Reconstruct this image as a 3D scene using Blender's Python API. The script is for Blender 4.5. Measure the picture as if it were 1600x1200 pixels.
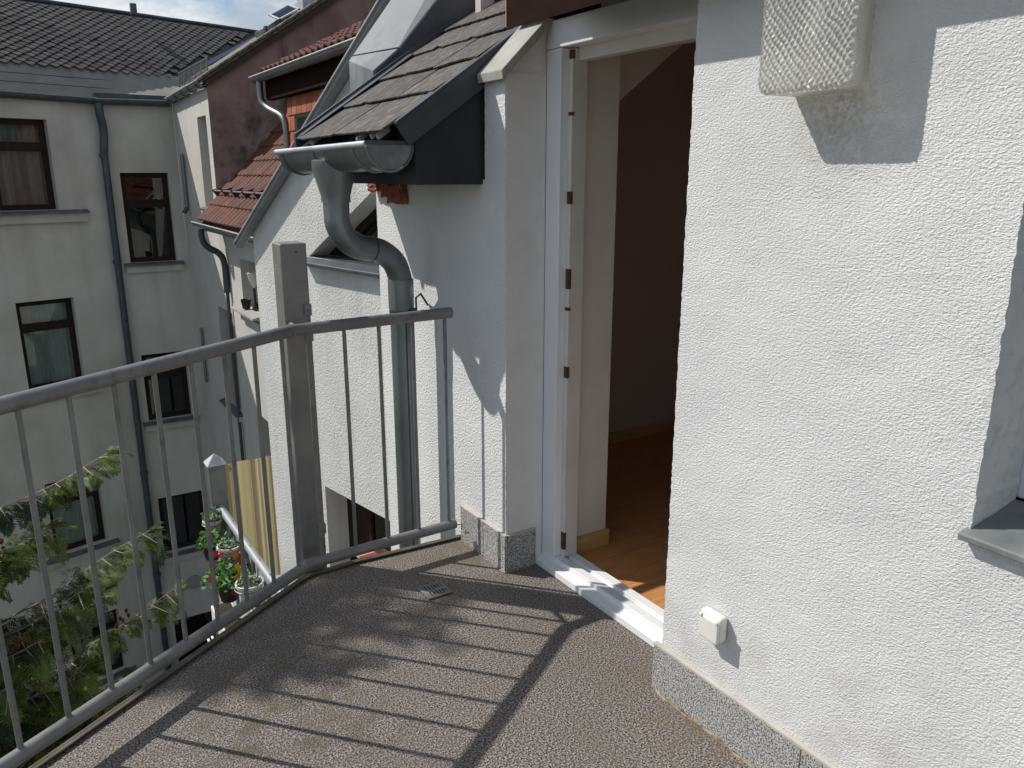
import bpy, bmesh, math, random
import numpy as np
from mathutils import Vector, Matrix, noise
from mathutils.geometry import tessellate_polygon
from math import sin, cos, tan, radians, pi, sqrt, atan, atan2
random.seed(7)
for o in list(bpy.data.objects): bpy.data.objects.remove(o)
scn = bpy.context.scene
COL = scn.collection

# ---------------------------------------------------------------- camera, sky, sun
A = radians(32.5); P = atan(328/1235.)
Fv = Vector((sin(A)*cos(P), cos(A)*cos(P), -sin(P))); Rv = Vector((cos(A), -sin(A), 0)); Uv = Rv.cross(Fv)
cam = bpy.data.cameras.new('camera'); camo = bpy.data.objects.new('camera', cam); COL.objects.link(camo)
M = Matrix((Rv, Uv, -Fv)).transposed().to_4x4(); M.translation = Vector((0, 0, 1.6)); camo.matrix_world = M
cam.sensor_width = 36; cam.lens = 36*1235/1600.; cam.clip_start = 0.05; cam.clip_end = 2000
scn.camera = camo
SUN_EL = radians(45.5)
sdir = Vector((-sin(radians(42))*cos(SUN_EL), cos(radians(42))*cos(SUN_EL), sin(SUN_EL)))   # towards the sun
world = bpy.data.worlds.new('World'); scn.world = world; world.use_nodes = True
nt = world.node_tree; nt.nodes.clear()
out = nt.nodes.new('ShaderNodeOutputWorld'); bg = nt.nodes.new('ShaderNodeBackground')
sky = nt.nodes.new('ShaderNodeTexSky'); sky.sky_type = 'NISHITA'; sky.sun_disc = False
sky.sun_elevation = SUN_EL; sky.sun_rotation = atan2(sdir.x, sdir.y); sky.air_density = 1.0; sky.dust_density = 0.6
tc = nt.nodes.new('ShaderNodeTexCoord'); mp = nt.nodes.new('ShaderNodeMapping'); mp.inputs['Scale'].default_value = (1, 1, 2.2)
mp.inputs['Location'].default_value = (1.7, 0.4, 0.0)
nz = nt.nodes.new('ShaderNodeTexNoise'); nz.inputs['Scale'].default_value = 3.2; nz.inputs['Detail'].default_value = 9; nz.inputs['Roughness'].default_value = .56
rp = nt.nodes.new('ShaderNodeValToRGB'); rp.color_ramp.elements[0].position = .47; rp.color_ramp.elements[1].position = .55
nz2 = nt.nodes.new('ShaderNodeTexNoise'); nz2.inputs['Scale'].default_value = 7; nz2.inputs['Detail'].default_value = 6
cr = nt.nodes.new('ShaderNodeValToRGB'); cr.color_ramp.elements[0].color = (5.2, 5.5, 6.0, 1); cr.color_ramp.elements[1].color = (9.6, 9.8, 10.0, 1)
cr.color_ramp.elements[0].position = .35; cr.color_ramp.elements[1].position = .62
mx = nt.nodes.new('ShaderNodeMixRGB')
L = nt.links.new
L(tc.outputs['Generated'], mp.inputs[0]); L(mp.outputs[0], nz.inputs[0]); L(mp.outputs[0], nz2.inputs[0])
L(nz.outputs[0], rp.inputs[0]); L(nz2.outputs[0], cr.inputs[0])
L(rp.outputs[0], mx.inputs[0]); L(sky.outputs[0], mx.inputs[1]); L(cr.outputs[0], mx.inputs[2])
L(mx.outputs[0], bg.inputs[0]); bg.inputs[1].default_value = 0.10; L(bg.outputs[0], out.inputs[0])
sun = bpy.data.lights.new('sun', 'SUN'); sun.energy = 4.6; sun.angle = radians(.55); sun.color = (1, .965, .9)
suno = bpy.data.objects.new('sun', sun); COL.objects.link(suno)
suno.rotation_euler = (-sdir).to_track_quat('-Z', 'Y').to_euler()
scn.view_settings.view_transform = 'Standard'; scn.view_settings.look = 'None'
scn.view_settings.exposure = -0.12; scn.view_settings.gamma = 1; scn.view_settings.use_curve_mapping = False
scn.render.engine = 'CYCLES'; scn.cycles.max_bounces = 8

# ---------------------------------------------------------------- materials
def srgb(r, g, b):
    f = lambda c: (c/255/12.92) if c/255 <= .04045 else ((c/255+.055)/1.055)**2.4
    return (f(r), f(g), f(b))
def mat(name, c1, c2=None, scale=5., rough=.8, bump=None, metal=0., stretch=(1, 1, 1), lo=.35, hi=.65, c3=None, s3=1., lo3=.5, hi3=.7, rnd=0., spec=.5, detail=6):
    """two-tone noise colour, optional third patchy tone, bump = [(scale, dist, kind)...], rnd = per-object value jitter"""
    m = bpy.data.materials.new(name); m.use_nodes = True; t = m.node_tree; b = t.nodes['Principled BSDF']; K = t.links.new
    b.inputs['Roughness'].default_value = rough; b.inputs['Metallic'].default_value = metal; b.inputs['Specular IOR Level'].default_value = spec
    co = t.nodes.new('ShaderNodeTexCoord'); ma = t.nodes.new('ShaderNodeMapping'); ma.inputs['Scale'].default_value = stretch
    K(co.outputs['Object'], ma.inputs[0])
    col = None
    if c2 is not None:
        n = t.nodes.new('ShaderNodeTexNoise'); n.inputs['Scale'].default_value = scale; n.inputs['Detail'].default_value = detail; n.inputs['Roughness'].default_value = .6
        K(ma.outputs[0], n.inputs[0]); r = t.nodes.new('ShaderNodeValToRGB'); K(n.outputs[0], r.inputs[0])
        r.color_ramp.elements[0].position = lo; r.color_ramp.elements[1].position = hi
        r.color_ramp.elements[0].color = (*c1, 1); r.color_ramp.elements[1].color = (*c2, 1); col = r.outputs[0]
    else:
        rg = t.nodes.new('ShaderNodeRGB'); rg.outputs[0].default_value = (*c1, 1); col = rg.outputs[0]
    if c3 is not None:
        n = t.nodes.new('ShaderNodeTexNoise'); n.inputs['Scale'].default_value = s3; n.inputs['Detail'].default_value = 5
        K(ma.outputs[0], n.inputs[0]); r = t.nodes.new('ShaderNodeValToRGB'); K(n.outputs[0], r.inputs[0])
        r.color_ramp.elements[0].position = lo3; r.color_ramp.elements[1].position = hi3
        x = t.nodes.new('ShaderNodeMixRGB'); K(r.outputs[0], x.inputs[0]); K(col, x.inputs[1]); x.inputs[2].default_value = (*c3, 1); col = x.outputs[0]
    if rnd:
        oi = t.nodes.new('ShaderNodeObjectInfo'); mr = t.nodes.new('ShaderNodeMapRange'); K(oi.outputs['Random'], mr.inputs[0])
        mr.inputs[3].default_value = 1-rnd; mr.inputs[4].default_value = 1+rnd
        x = t.nodes.new('ShaderNodeVectorMath'); x.operation = 'SCALE'; K(col, x.inputs[0]); K(mr.outputs[0], x.inputs['Scale']); col = x.outputs[0]
    K(col, b.inputs['Base Color'])
    prev = None
    for (s, d, kind) in (bump or []):
        if kind == 'v':
            n = t.nodes.new('ShaderNodeTexVoronoi'); n.inputs['Scale'].default_value = s
        else:
            n = t.nodes.new('ShaderNodeTexNoise'); n.inputs['Scale'].default_value = s; n.inputs['Detail'].default_value = 3
        K(ma.outputs[0], n.inputs[0]); bp = t.nodes.new('ShaderNodeBump'); bp.inputs['Strength'].default_value = 1; bp.inputs['Distance'].default_value = d
        K(n.outputs[0], bp.inputs['Height'])
        if prev: K(prev, bp.inputs['Normal'])
        prev = bp.outputs[0]
    if prev: K(prev, b.inputs['Normal'])
    return m

def drips(m, colour, zscale=.35, xscale=9., lo=.52, hi=.75, amt=.6):
    """vertical run-off streaks mixed over the base colour"""
    t = m.node_tree; K = t.links.new; b = t.nodes['Principled BSDF']; src = b.inputs['Base Color'].links[0].from_socket
    co = t.nodes.new('ShaderNodeTexCoord'); ma = t.nodes.new('ShaderNodeMapping'); ma.inputs['Scale'].default_value = (xscale, xscale, zscale)
    n = t.nodes.new('ShaderNodeTexNoise'); n.inputs['Scale'].default_value = 1.; n.inputs['Detail'].default_value = 5
    K(co.outputs['Object'], ma.inputs[0]); K(ma.outputs[0], n.inputs[0])
    n2 = t.nodes.new('ShaderNodeTexNoise'); n2.inputs['Scale'].default_value = .9; K(co.outputs['Object'], n2.inputs[0])
    mu = t.nodes.new('ShaderNodeMath'); mu.operation = 'MULTIPLY'
    r = t.nodes.new('ShaderNodeMapRange'); r.inputs[1].default_value = lo; r.inputs[2].default_value = hi; r.inputs[4].default_value = amt
    K(n.outputs[0], r.inputs[0]); K(r.outputs[0], mu.inputs[0]); K(n2.outputs[0], mu.inputs[1])
    x = t.nodes.new('ShaderNodeMixRGB'); K(mu.outputs[0], x.inputs[0]); K(src, x.inputs[1]); x.inputs[2].default_value = (*colour, 1)
    K(x.outputs[0], b.inputs['Base Color']); return m

stucco = mat('stucco_near', (.685, .688, .69), (.765, .765, .762), 3, .92, [(175, .0034, 'n'), (350, .0018, 'n'), (7, .006, 'n')], stretch=(1,.7,1), c3=(.60, .60, .59), s3=1.7, lo3=.55, hi3=.8, spec=.15)
stucco_w = mat('stucco_wing', (.685, .688, .69), (.765, .765, .762), 3, .92, [(105, .0060, 'n'), (230, .0028, 'n')], stretch=(1, .8, 1), c3=(.60, .60, .59), s3=1.7, lo3=.55, hi3=.8, spec=.15)
stucco_b = mat('stucco_side', (.66, .66, .655), (.75, .75, .735), 2, .92, [(62, .0085, 'n'), (150, .004, 'n')], c3=(.58, .57, .54), s3=1.1, lo3=.55, hi3=.8, spec=.15)
drips(stucco_b, (.42, .40, .36), .5, 7)
stucco_s = mat('stucco_smooth_reveal', (.66, .655, .635), (.72, .715, .70), 9, .92, [(140, .0022, 'n')], spec=.15, lo=.3, hi=.6)
render_c = mat('old_render_cream', (.53, .52, .485), (.61, .60, .56), 1.2, .9, [(30, .004, 'n')], spec=.15, c3=(.44, .425, .39), s3=.7); drips(render_c, (.27, .25, .22), .22, 2.4, .48, .78, .8)
render_t = mat('old_render_white', (.52, .51, .47), (.60, .59, .55), 1.0, .9, [(28, .004, 'n')], spec=.15); drips(render_t, (.34, .32, .28), .22, 2.2, .5, .8, .55)
brown_r = mat('brown_firewall_render', srgb(140, 122, 117), srgb(160, 140, 134), 1.3, .9, [(25, .004, 'n')], c3=srgb(118, 104, 100), s3=.8, lo3=.55, hi3=.75, spec=.15)
drips(brown_r, srgb(60, 50, 48), .8, 3.2, .55, .72, 1.2)
granite = mat('granite_plinth', (.07, .07, .07), (.56, .55, .53), 210, .55, [(150, .0006, 'n')], lo=.40, hi=.58, rnd=.08, detail=2)
pebble = mat('pebble_resin_floor', (.020, .017, .015), (.40, .355, .32), 165, .7, [(210, .0024, 'v'), (340, .0010, 'n')], lo=.40, hi=.66, c3=(.085, .060, .035), s3=1.9, lo3=.62, hi3=.86, detail=2)
galv = mat('galvanised_steel', (.175, .174, .172), (.24, .24, .236), 7, .5, [(300, .0002, 'n')], metal=.35, c3=(.12, .115, .11), s3=26, lo3=.55, hi3=.8)
galv_post = mat('galvanised_post', (.205, .20, .195), (.26, .255, .245), 9, .55, metal=.45, c3=(.19, .185, .18), s3=4, lo3=.5, hi3=.9)
zinc = mat('zinc_pipe', (.20, .225, .225), (.28, .30, .30), 3.5, .42, metal=.75, c3=(.15, .165, .165), s3=11, lo3=.5, hi3=.8, stretch=(1, 1, .5))
zinc_l = mat('zinc_light_sheet', (.40, .42, .44), (.52, .54, .56), 4, .5, [(6, .002, 'n')], metal=.35, c3=(.33, .35, .36), s3=9)
zinc_d = mat('zinc_dark_sheet', (.055, .062, .075), (.09, .10, .115), 5, .45, metal=.35)
black_sheet = mat('black_sheet', (.012, .013, .016), (.022, .023, .026), 6, .6)
slate_n = mat('weathered_slate', (.036, .032, .030), (.078, .068, .062), 16, .75, [(40, .002, 'n'), (150, .0007, 'n')], c3=(.23, .19, .155), s3=60, lo3=.56, hi3=.66, rnd=.22, stretch=(.35, 1.6, .35))
slate_f = mat('far_slate', (.030, .029, .029), (.072, .067, .063), 9, .7, [(14, .004, 'n')], rnd=.45)
tile_red = mat('red_clay_tile', (.085, .024, .014), (.175, .046, .024), 3, .8, [(25, .003, 'n')], c3=(.055, .022, .016), s3=2.0, lo3=.45, hi3=.75)
tile_orange = mat('orange_hung_tile', (.30, .085, .040), (.40, .12, .055), 4, .8, rnd=.2)
brick_m = mat('raw_brick', (.20, .045, .03), (.34, .10, .06), 40, .9, [(60, .006, 'n')], c3=(.42, .33, .28), s3=30, lo3=.6, hi3=.75)
lichen = mat('lichen_tile', (.07, .062, .05), (.20, .19, .15), 12, .9, [(20, .012, 'n')], c3=(.28, .27, .21), s3=26)
white_pvc = mat('white_pvc', (.74, .75, .76), (.80, .81, .82), 3, .35)
white_pvc2 = mat('cream_pvc', (.60, .59, .55), (.68, .67, .63), 5, .45)
plaster_i = mat('interior_plaster', (.66, .63, .58), (.72, .69, .64), 5, .9, [(200, .0008, 'n')])
plaster_mauve = mat('interior_tinted_wall', (.58, .48, .45), (.62, .52, .49), 2, .9, [(200, .0008, 'n')])
lamin = mat('laminate_beech', (.50, .22, .075), (.62, .30, .115), 7, .3, stretch=(1, 9, 1))
skirt = mat('beech_skirting', (.50, .32, .13), (.60, .40, .17), 9, .35, stretch=(1.2, 6, 6))
brown_wood = mat('dark_brown_eave_wood', (.012, .005, .004), (.026, .009, .007), 7, .8, [(60, .001, 'n')], stretch=(6, .6, 6), spec=.08)
sunlit_wood = mat('sunlit_wood_orange', (.34, .12, .05), (.45, .20, .08), 20, .6)  # sunlight on the dark board's end, put into the colour
win_brown = mat('window_brown_paint', (.014, .009, .007), (.026, .016, .012), 9, .6, spec=.25)
shade_backing = mat('shade_backing', (.012, .012, .012), rough=1.)  # near-black colour paints the shade of unlit rooms behind glass
curtain_m = mat('net_curtain', (.50, .53, .50), (.66, .69, .66), 6, .95, stretch=(7, 7, .4))
curtain_p = mat('patterned_curtain', (.34, .27, .25), (.50, .47, .45), 2, .95, stretch=(5, 5, .25))
sill_metal = mat('sill_sheet', (.10, .105, .115), (.16, .165, .175), 5, .5, metal=.4)
plastic_w = mat('plastic_white', (.72, .71, .65), (.78, .77, .71), 10, .4)
cream_pot = mat('white_pot', (.66, .66, .62), (.74, .74, .70), 8, .5)
dark_pot = mat('black_pot', (.015, .015, .015), rough=.5)
soil = mat('soil', (.03, .022, .015), (.06, .045, .03), 30, 1.)
leaf_g = mat('plant_leaf', (.05, .15, .025), (.12, .26, .05), 40, .6)
leaf_s = mat('succulent_leaf', (.13, .20, .10), (.20, .27, .15), 40, .6)
fl_red = mat('red_petal', (.62, .02, .03), rough=.6); fl_yel = mat('yellow_petal', (.80, .48, .02), rough=.6)
fl_org = mat('orange_petal', (.75, .20, .03), rough=.6); fl_pink = mat('pink_petal', (.70, .10, .25), rough=.6)
rust = mat('rusty_stain_iron', (.06, .025, .015), (.14, .06, .03), 50, .8)
ground_m = mat('courtyard_ground', (.05, .06, .035), (.10, .10, .08), 2, .95, [(20, .01, 'n')])
moss = mat('mossy_edge_strip', (.055, .050, .038), (.13, .115, .09), 9, .85, [(50, .002, 'n')], c3=(.07, .075, .03), s3=6, lo3=.5, hi3=.7)
bark = mat('thuja_bark', (.10, .075, .055), (.20, .15, .11), 20, .9)
twig_m = mat('pale_twig', (.26, .22, .17), (.36, .31, .25), 20, .9)
cone_m = mat('brown_cone', (.09, .028, .014), (.15, .05, .025), 20, .8)

def leaf_mat(name, c1, c2, tr=.25):
    m = bpy.data.materials.new(name); m.use_nodes = True; t = m.node_tree; b = t.nodes['Principled BSDF']; K = t.links.new
    g = t.nodes.new('ShaderNodeNewGeometry'); r = t.nodes.new('ShaderNodeValToRGB'); K(g.outputs['Random Per Island'], r.inputs[0])
    r.color_ramp.elements[0].color = (*c1, 1); r.color_ramp.elements[1].color = (*c2, 1); K(r.outputs[0], b.inputs['Base Color']); b.inputs['Roughness'].default_value = .6
    ts = t.nodes.new('ShaderNodeBsdfTranslucent'); K(r.outputs[0], ts.inputs[0]); mxs = t.nodes.new('ShaderNodeMixShader'); mxs.inputs[0].default_value = tr
    K(b.outputs[0], mxs.inputs[1]); K(ts.outputs[0], mxs.inputs[2]); K(mxs.outputs[0], t.nodes['Material Output'].inputs[0]); return m
thuja = leaf_mat('thuja_green', (.011, .026, .008), (.036, .070, .017))
thuja_tip = leaf_mat('thuja_fresh_tip', (.075, .12, .02), (.17, .21, .032), .22)

def glass_mat(name, tint=(.9, .95, .95), refl=.10):
    m = bpy.data.materials.new(name); m.use_nodes = True; t = m.node_tree; t.nodes.remove(t.nodes['Principled BSDF']); K = t.links.new
    tr = t.nodes.new('ShaderNodeBsdfTransparent'); tr.inputs[0].default_value = (*tint, 1)
    gl = t.nodes.new('ShaderNodeBsdfGlossy'); gl.inputs['Roughness'].default_value = .02
    lw = t.nodes.new('ShaderNodeFresnel'); lw.inputs[0].default_value = 1.5
    ad = t.nodes.new('ShaderNodeMath'); ad.operation = 'ADD'; ad.inputs[1].default_value = refl; K(lw.outputs[0], ad.inputs[0])
    mxs = t.nodes.new('ShaderNodeMixShader'); K(ad.outputs[0], mxs.inputs[0]); K(tr.outputs[0], mxs.inputs[1]); K(gl.outputs[0], mxs.inputs[2])
    K(mxs.outputs[0], t.nodes['Material Output'].inputs[0]); return m
glass = glass_mat('window_glass', (.85, .9, .9), .01)
def stain(m, c, r0, colour, scale=60, lo=.45, hi=.62, amt=.7, stretch=(1, 1, 1)):
    t = m.node_tree; K = t.links.new; b = t.nodes['Principled BSDF']; src = b.inputs['Base Color'].links[0].from_socket
    co = t.nodes.new('ShaderNodeTexCoord'); su = t.nodes.new('ShaderNodeVectorMath'); su.operation = 'SUBTRACT'; su.inputs[1].default_value = c
    mu0 = t.nodes.new('ShaderNodeVectorMath'); mu0.operation = 'MULTIPLY'; mu0.inputs[1].default_value = stretch; le = t.nodes.new('ShaderNodeVectorMath'); le.operation = 'LENGTH'
    K(co.outputs['Object'], su.inputs[0]); K(su.outputs[0], mu0.inputs[0]); K(mu0.outputs[0], le.inputs[0])
    r = t.nodes.new('ShaderNodeMapRange'); r.inputs[1].default_value = r0; r.inputs[2].default_value = r0*.15; r.inputs[4].default_value = amt; K(le.outputs['Value'], r.inputs[0])
    n = t.nodes.new('ShaderNodeTexNoise'); n.inputs['Scale'].default_value = scale; n.inputs['Detail'].default_value = 5; K(co.outputs['Object'], n.inputs[0])
    r2 = t.nodes.new('ShaderNodeMapRange'); r2.inputs[1].default_value = lo; r2.inputs[2].default_value = hi; K(n.outputs[0], r2.inputs[0])
    mu = t.nodes.new('ShaderNodeMath'); mu.operation = 'MULTIPLY'; K(r.outputs[0], mu.inputs[0]); K(r2.outputs[0], mu.inputs[1])
    x = t.nodes.new('ShaderNodeMixRGB'); K(mu.outputs[0], x.inputs[0]); K(src, x.inputs[1]); x.inputs[2].default_value = (*colour, 1); K(x.outputs[0], b.inputs['Base Color'])
stain(stucco, (1.582, 1.15, 1.73), .14, (.36, .32, .26), 95, .42, .66, .75)
stain(stucco, (1.582, 1.13, 1.70), .22, (.50, .48, .43), 25, .35, .7, .7)
stain(stucco, (1.582, 2.75, .25), .5, (.48, .46, .42), 12, .45, .75, .6, (1, 1, 2.2))
stain(stucco, (1.582, .9, .22), .8, (.50, .48, .44), 9, .42, .72, .6, (1, .6, 2.6))
stain(stucco, (1.582, .72, 1.1), .35, (.46, .45, .43), 30, .50, .68, .6, (1, 3, 1))
stain(brown_r, (4.05, 14.62, 2.25), .75, srgb(52, 44, 44), 3.0, .42, .62, .8, (1, 1, .8))
stain(brown_r, (3.7, 14.62, 1.9), .9, srgb(70, 60, 58), 7, .48, .66, .6, (1, 1, .8))
stain(pebble, (1.16, 2.44, 0), .17, (.17, .085, .045), 22, .50, .66, .6, (1, 2.2, 1))
stain(pebble, (.50, 2.05, 0), .55, (.085, .075, .045), 11, .46, .64, .8)
stain(pebble, (.62, 2.25, 0), .30, (.10, .085, .035), 20, .55, .64, .8)
stain(pebble, (1.45, 2.72, 0), .40, (.12, .10, .06), 9, .42, .62, .75)
stain(pebble, (1.05, 2.90, 0), .45, (.16, .14, .05), 25, .48, .6, .75, (1, 5, 1))
stain(pebble, (.30, 2.56, 0), .9, (.11, .09, .06), 12, .42, .62, .7, (1, 2.6, 1))
stain(pebble, (1.60, 1.2, 0), 1.1, (.15, .105, .065), 11, .40, .66, .7, (4, 1, 1))
stain(pebble, (.9, 1.7, 0), 1.5, (.13, .11, .09), 4.5, .45, .75, .55)
def lamp_glass():
    m = bpy.data.materials.new('crystal_lamp_glass'); m.use_nodes = True; b = m.node_tree.nodes['Principled BSDF']
    b.inputs['Base Color'].default_value = (.97, .96, .91, 1); b.inputs['Roughness'].default_value = .04; b.inputs['IOR'].default_value = 1.55
    b.inputs['Transmission Weight'].default_value = .62; b.inputs['Specular IOR Level'].default_value = .9
    return m
crystal = lamp_glass()

# ---------------------------------------------------------------- mesh helpers
class MB:
    def __init__(s): s.v = []; s.f = []
    def add(s, vs, fs):
        n = len(s.v); s.v += [tuple(v) for v in vs]; s.f += [tuple(i+n for i in f) for f in fs]; return s
    def box(s, x0, x1, y0, y1, z0, z1):
        return s.add([(x0, y0, z0), (x1, y0, z0), (x1, y1, z0), (x0, y1, z0), (x0, y0, z1), (x1, y0, z1), (x1, y1, z1), (x0, y1, z1)],
                     [(0, 3, 2, 1), (4, 5, 6, 7), (0, 1, 5, 4), (1, 2, 6, 5), (2, 3, 7, 6), (3, 0, 4, 7)])
    def obox(s, o, a, b, c):
        o, a, b, c = map(Vector, (o, a, b, c)); vs = [o, o+a, o+a+b, o+b, o+c, o+a+c, o+a+b+c, o+b+c]
        return s.add(vs, [(0, 3, 2, 1), (4, 5, 6, 7), (0, 1, 5, 4), (1, 2, 6, 5), (2, 3, 7, 6), (3, 0, 4, 7)])
    def prism(s, poly, ext):
        n = len(poly); e = Vector(ext); vs = [Vector(p) for p in poly]+[Vector(p)+e for p in poly]
        fs = [tuple(range(n)), tuple(range(2*n-1, n-1, -1))]+[(i, (i+1) % n, (i+1) % n+n, i+n) for i in range(n)]
        return s.add(vs, fs)
    def tube(s, pts, r, n=12, caps=True, squash=None):
        pts = [Vector(p) for p in pts]; rs = r if isinstance(r, (list, tuple)) else [r]*len(pts)
        up = None; rings = []
        for i, p in enumerate(pts):
            d = (pts[min(i+1, len(pts)-1)]-pts[max(i-1, 0)]).normalized()
            if up is None: up = Vector((0, 0, 1)) if abs(d.z) < .9 else Vector((1, 0, 0))
            a = (up-d*up.dot(d)).normalized(); b = d.cross(a); up = a
            rings.append([p+(a*cos(2*pi*k/n)+b*sin(2*pi*k/n))*rs[i] for k in range(n)])
        vs = [q for rg in rings for q in rg]; fs = []
        for i in range(len(pts)-1):
            for k in range(n): fs.append((i*n+k, i*n+(k+1) % n, (i+1)*n+(k+1) % n, (i+1)*n+k))
        if caps: fs.append(tuple(range(n-1, -1, -1))); fs.append(tuple((len(pts)-1)*n+k for k in range(n)))
        return s.add(vs, fs)
    def lathe(s, c, prof, n=20):
        vs = []; c = Vector(c)
        for (r, z) in prof:
            for k in range(n): vs.append(c+Vector((r*cos(2*pi*k/n), r*sin(2*pi*k/n), z)))
        fs = [(i*n+k, i*n+(k+1) % n, (i+1)*n+(k+1) % n, (i+1)*n+k) for i in range(len(prof)-1) for k in range(n)]
        return s.add(vs, fs)
    def build(s, name, m, parent=None, bevel=0, smooth=False, seg=2, **props):
        me = bpy.data.meshes.new(name); me.from_pydata(s.v, [], s.f); me.update()
        return link(name, me, m, parent, bevel, smooth, seg, **props)
def link(name, me, m, parent=None, bevel=0, smooth=False, seg=2, **props):
    o = bpy.data.objects.new(name, me); COL.objects.link(o)
    if m and not me.materials: me.materials.append(m)
    bm = bmesh.new(); bm.from_mesh(me); bmesh.ops.recalc_face_normals(bm, faces=bm.faces); bm.to_mesh(me); bm.free()
    if smooth:
        for p in me.polygons: p.use_smooth = True
        me.set_sharp_from_angle(angle=radians(38))
    if bevel:
        b = o.modifiers.new('b', 'BEVEL'); b.width = bevel; b.segments = seg; b.limit_method = 'ANGLE'; b.angle_limit = radians(40)
    if parent: adopt(o, parent)
    for k, v in props.items(): o[k] = v
    return o
def adopt(o, parent):
    o.parent = parent
    o.matrix_parent_inverse = Matrix.Translation(-base_of(parent))
def base_of(p):
    v = Vector(p.location)
    while p.parent: p = p.parent   # children sit at the identity once the inverse is applied
    return Vector(p['_b']) if '_b' in p.keys() else Vector((0, 0, 0)) if p.type != 'EMPTY' else Vector(p.location)
_bases = {}
def thing(name, label, cat, loc=(0, 0, 0), group=None):
    o = bpy.data.objects.new(name, None); COL.objects.link(o); o.location = loc; o.empty_display_size = .1
    o['label'] = label; o['category'] = cat
    if group: o['group'] = group
    return o
def tag(o, label, cat, group=None):
    o['label'] = label; o['category'] = cat
    if group: o['group'] = group
    return o
def adopt(o, parent):
    """keep world coordinates: parent may be an Empty at its base (translated) or a mesh part whose own world matrix is identity"""
    o.parent = parent
    if parent.parent is None: o.matrix_parent_inverse = Matrix.Translation(-Vector(parent.location))
    else: o.matrix_parent_inverse = Matrix.Identity(4)
def subpart(name, mb, m, part, **k):
    return mb.build(name, m, part, **k)

class Frame:
    """wall frame: point = o + u*s + z + n*d ; n points outwards"""
    def __init__(s, o, u, n): s.o = Vector(o); s.u = Vector(u).normalized(); s.n = Vector(n).normalized()
    def p(s, a, z, d=0): return s.o+s.u*a+Vector((0, 0, z))+s.n*d
def jit(loop, amp, step):
    outp = []
    for i, a in enumerate(loop):
        b = loop[(i+1) % len(loop)]; L_ = math.hypot(b[0]-a[0], b[1]-a[1]); n = max(1, min(400, int(L_/step)))
        for k in range(n):
            t = k/n; q = (a[0]+(b[0]-a[0])*t, a[1]+(b[1]-a[1])*t)
            if k: q = (q[0]+random.uniform(-amp, amp), q[1]+random.uniform(-amp, amp))
            outp.append(q)
    return outp
def wall_poly(name, fr, outer, holes, thick, m, parent, amp=0, step=.02, **k):
    loops = [jit(outer, amp, step) if amp else list(outer)]+[jit(h, amp, step) if amp else list(h) for h in holes]
    flat = [q for l in loops for q in l]
    tris = tessellate_polygon([[Vector((q[0], q[1], 0)) for q in l] for l in loops])
    n = len(flat); vs = [fr.p(q[0], q[1]) for q in flat]+[fr.p(q[0], q[1], -thick) for q in flat]
    fs = [tuple(t) for t in tris]+[tuple(i+n for i in reversed(t)) for t in tris]
    c = 0
    for l in loops:
        for i in range(len(l)): j = (i+1) % len(l); fs.append((c+i, c+j, c+j+n, c+i+n))
        c += len(l)
    return MB().add(vs, fs).build(name, m, parent, **k)
def fbox(mb, fr, s0, s1, z0, z1, d0, d1):
    return mb.obox(fr.p(s0, z0, d0), fr.u*(s1-s0), Vector((0, 0, z1-z0)), fr.n*(d1-d0))
def sheet_wavy(fr, s0, s1, z0, z1, d, amp=.02, n=40, waves=9):
    vs = []; fs = []
    for i in range(n+1):
        s = s0+(s1-s0)*i/n; dd = d+amp*sin(i/n*waves*2*pi)+amp*.4*sin(i*1.7)
        vs += [fr.p(s, z0, dd), fr.p(s, z1, dd)]
    for i in range(n): fs.append((2*i, 2*i+2, 2*i+3, 2*i+1))
    return MB().add(vs, fs)
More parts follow.
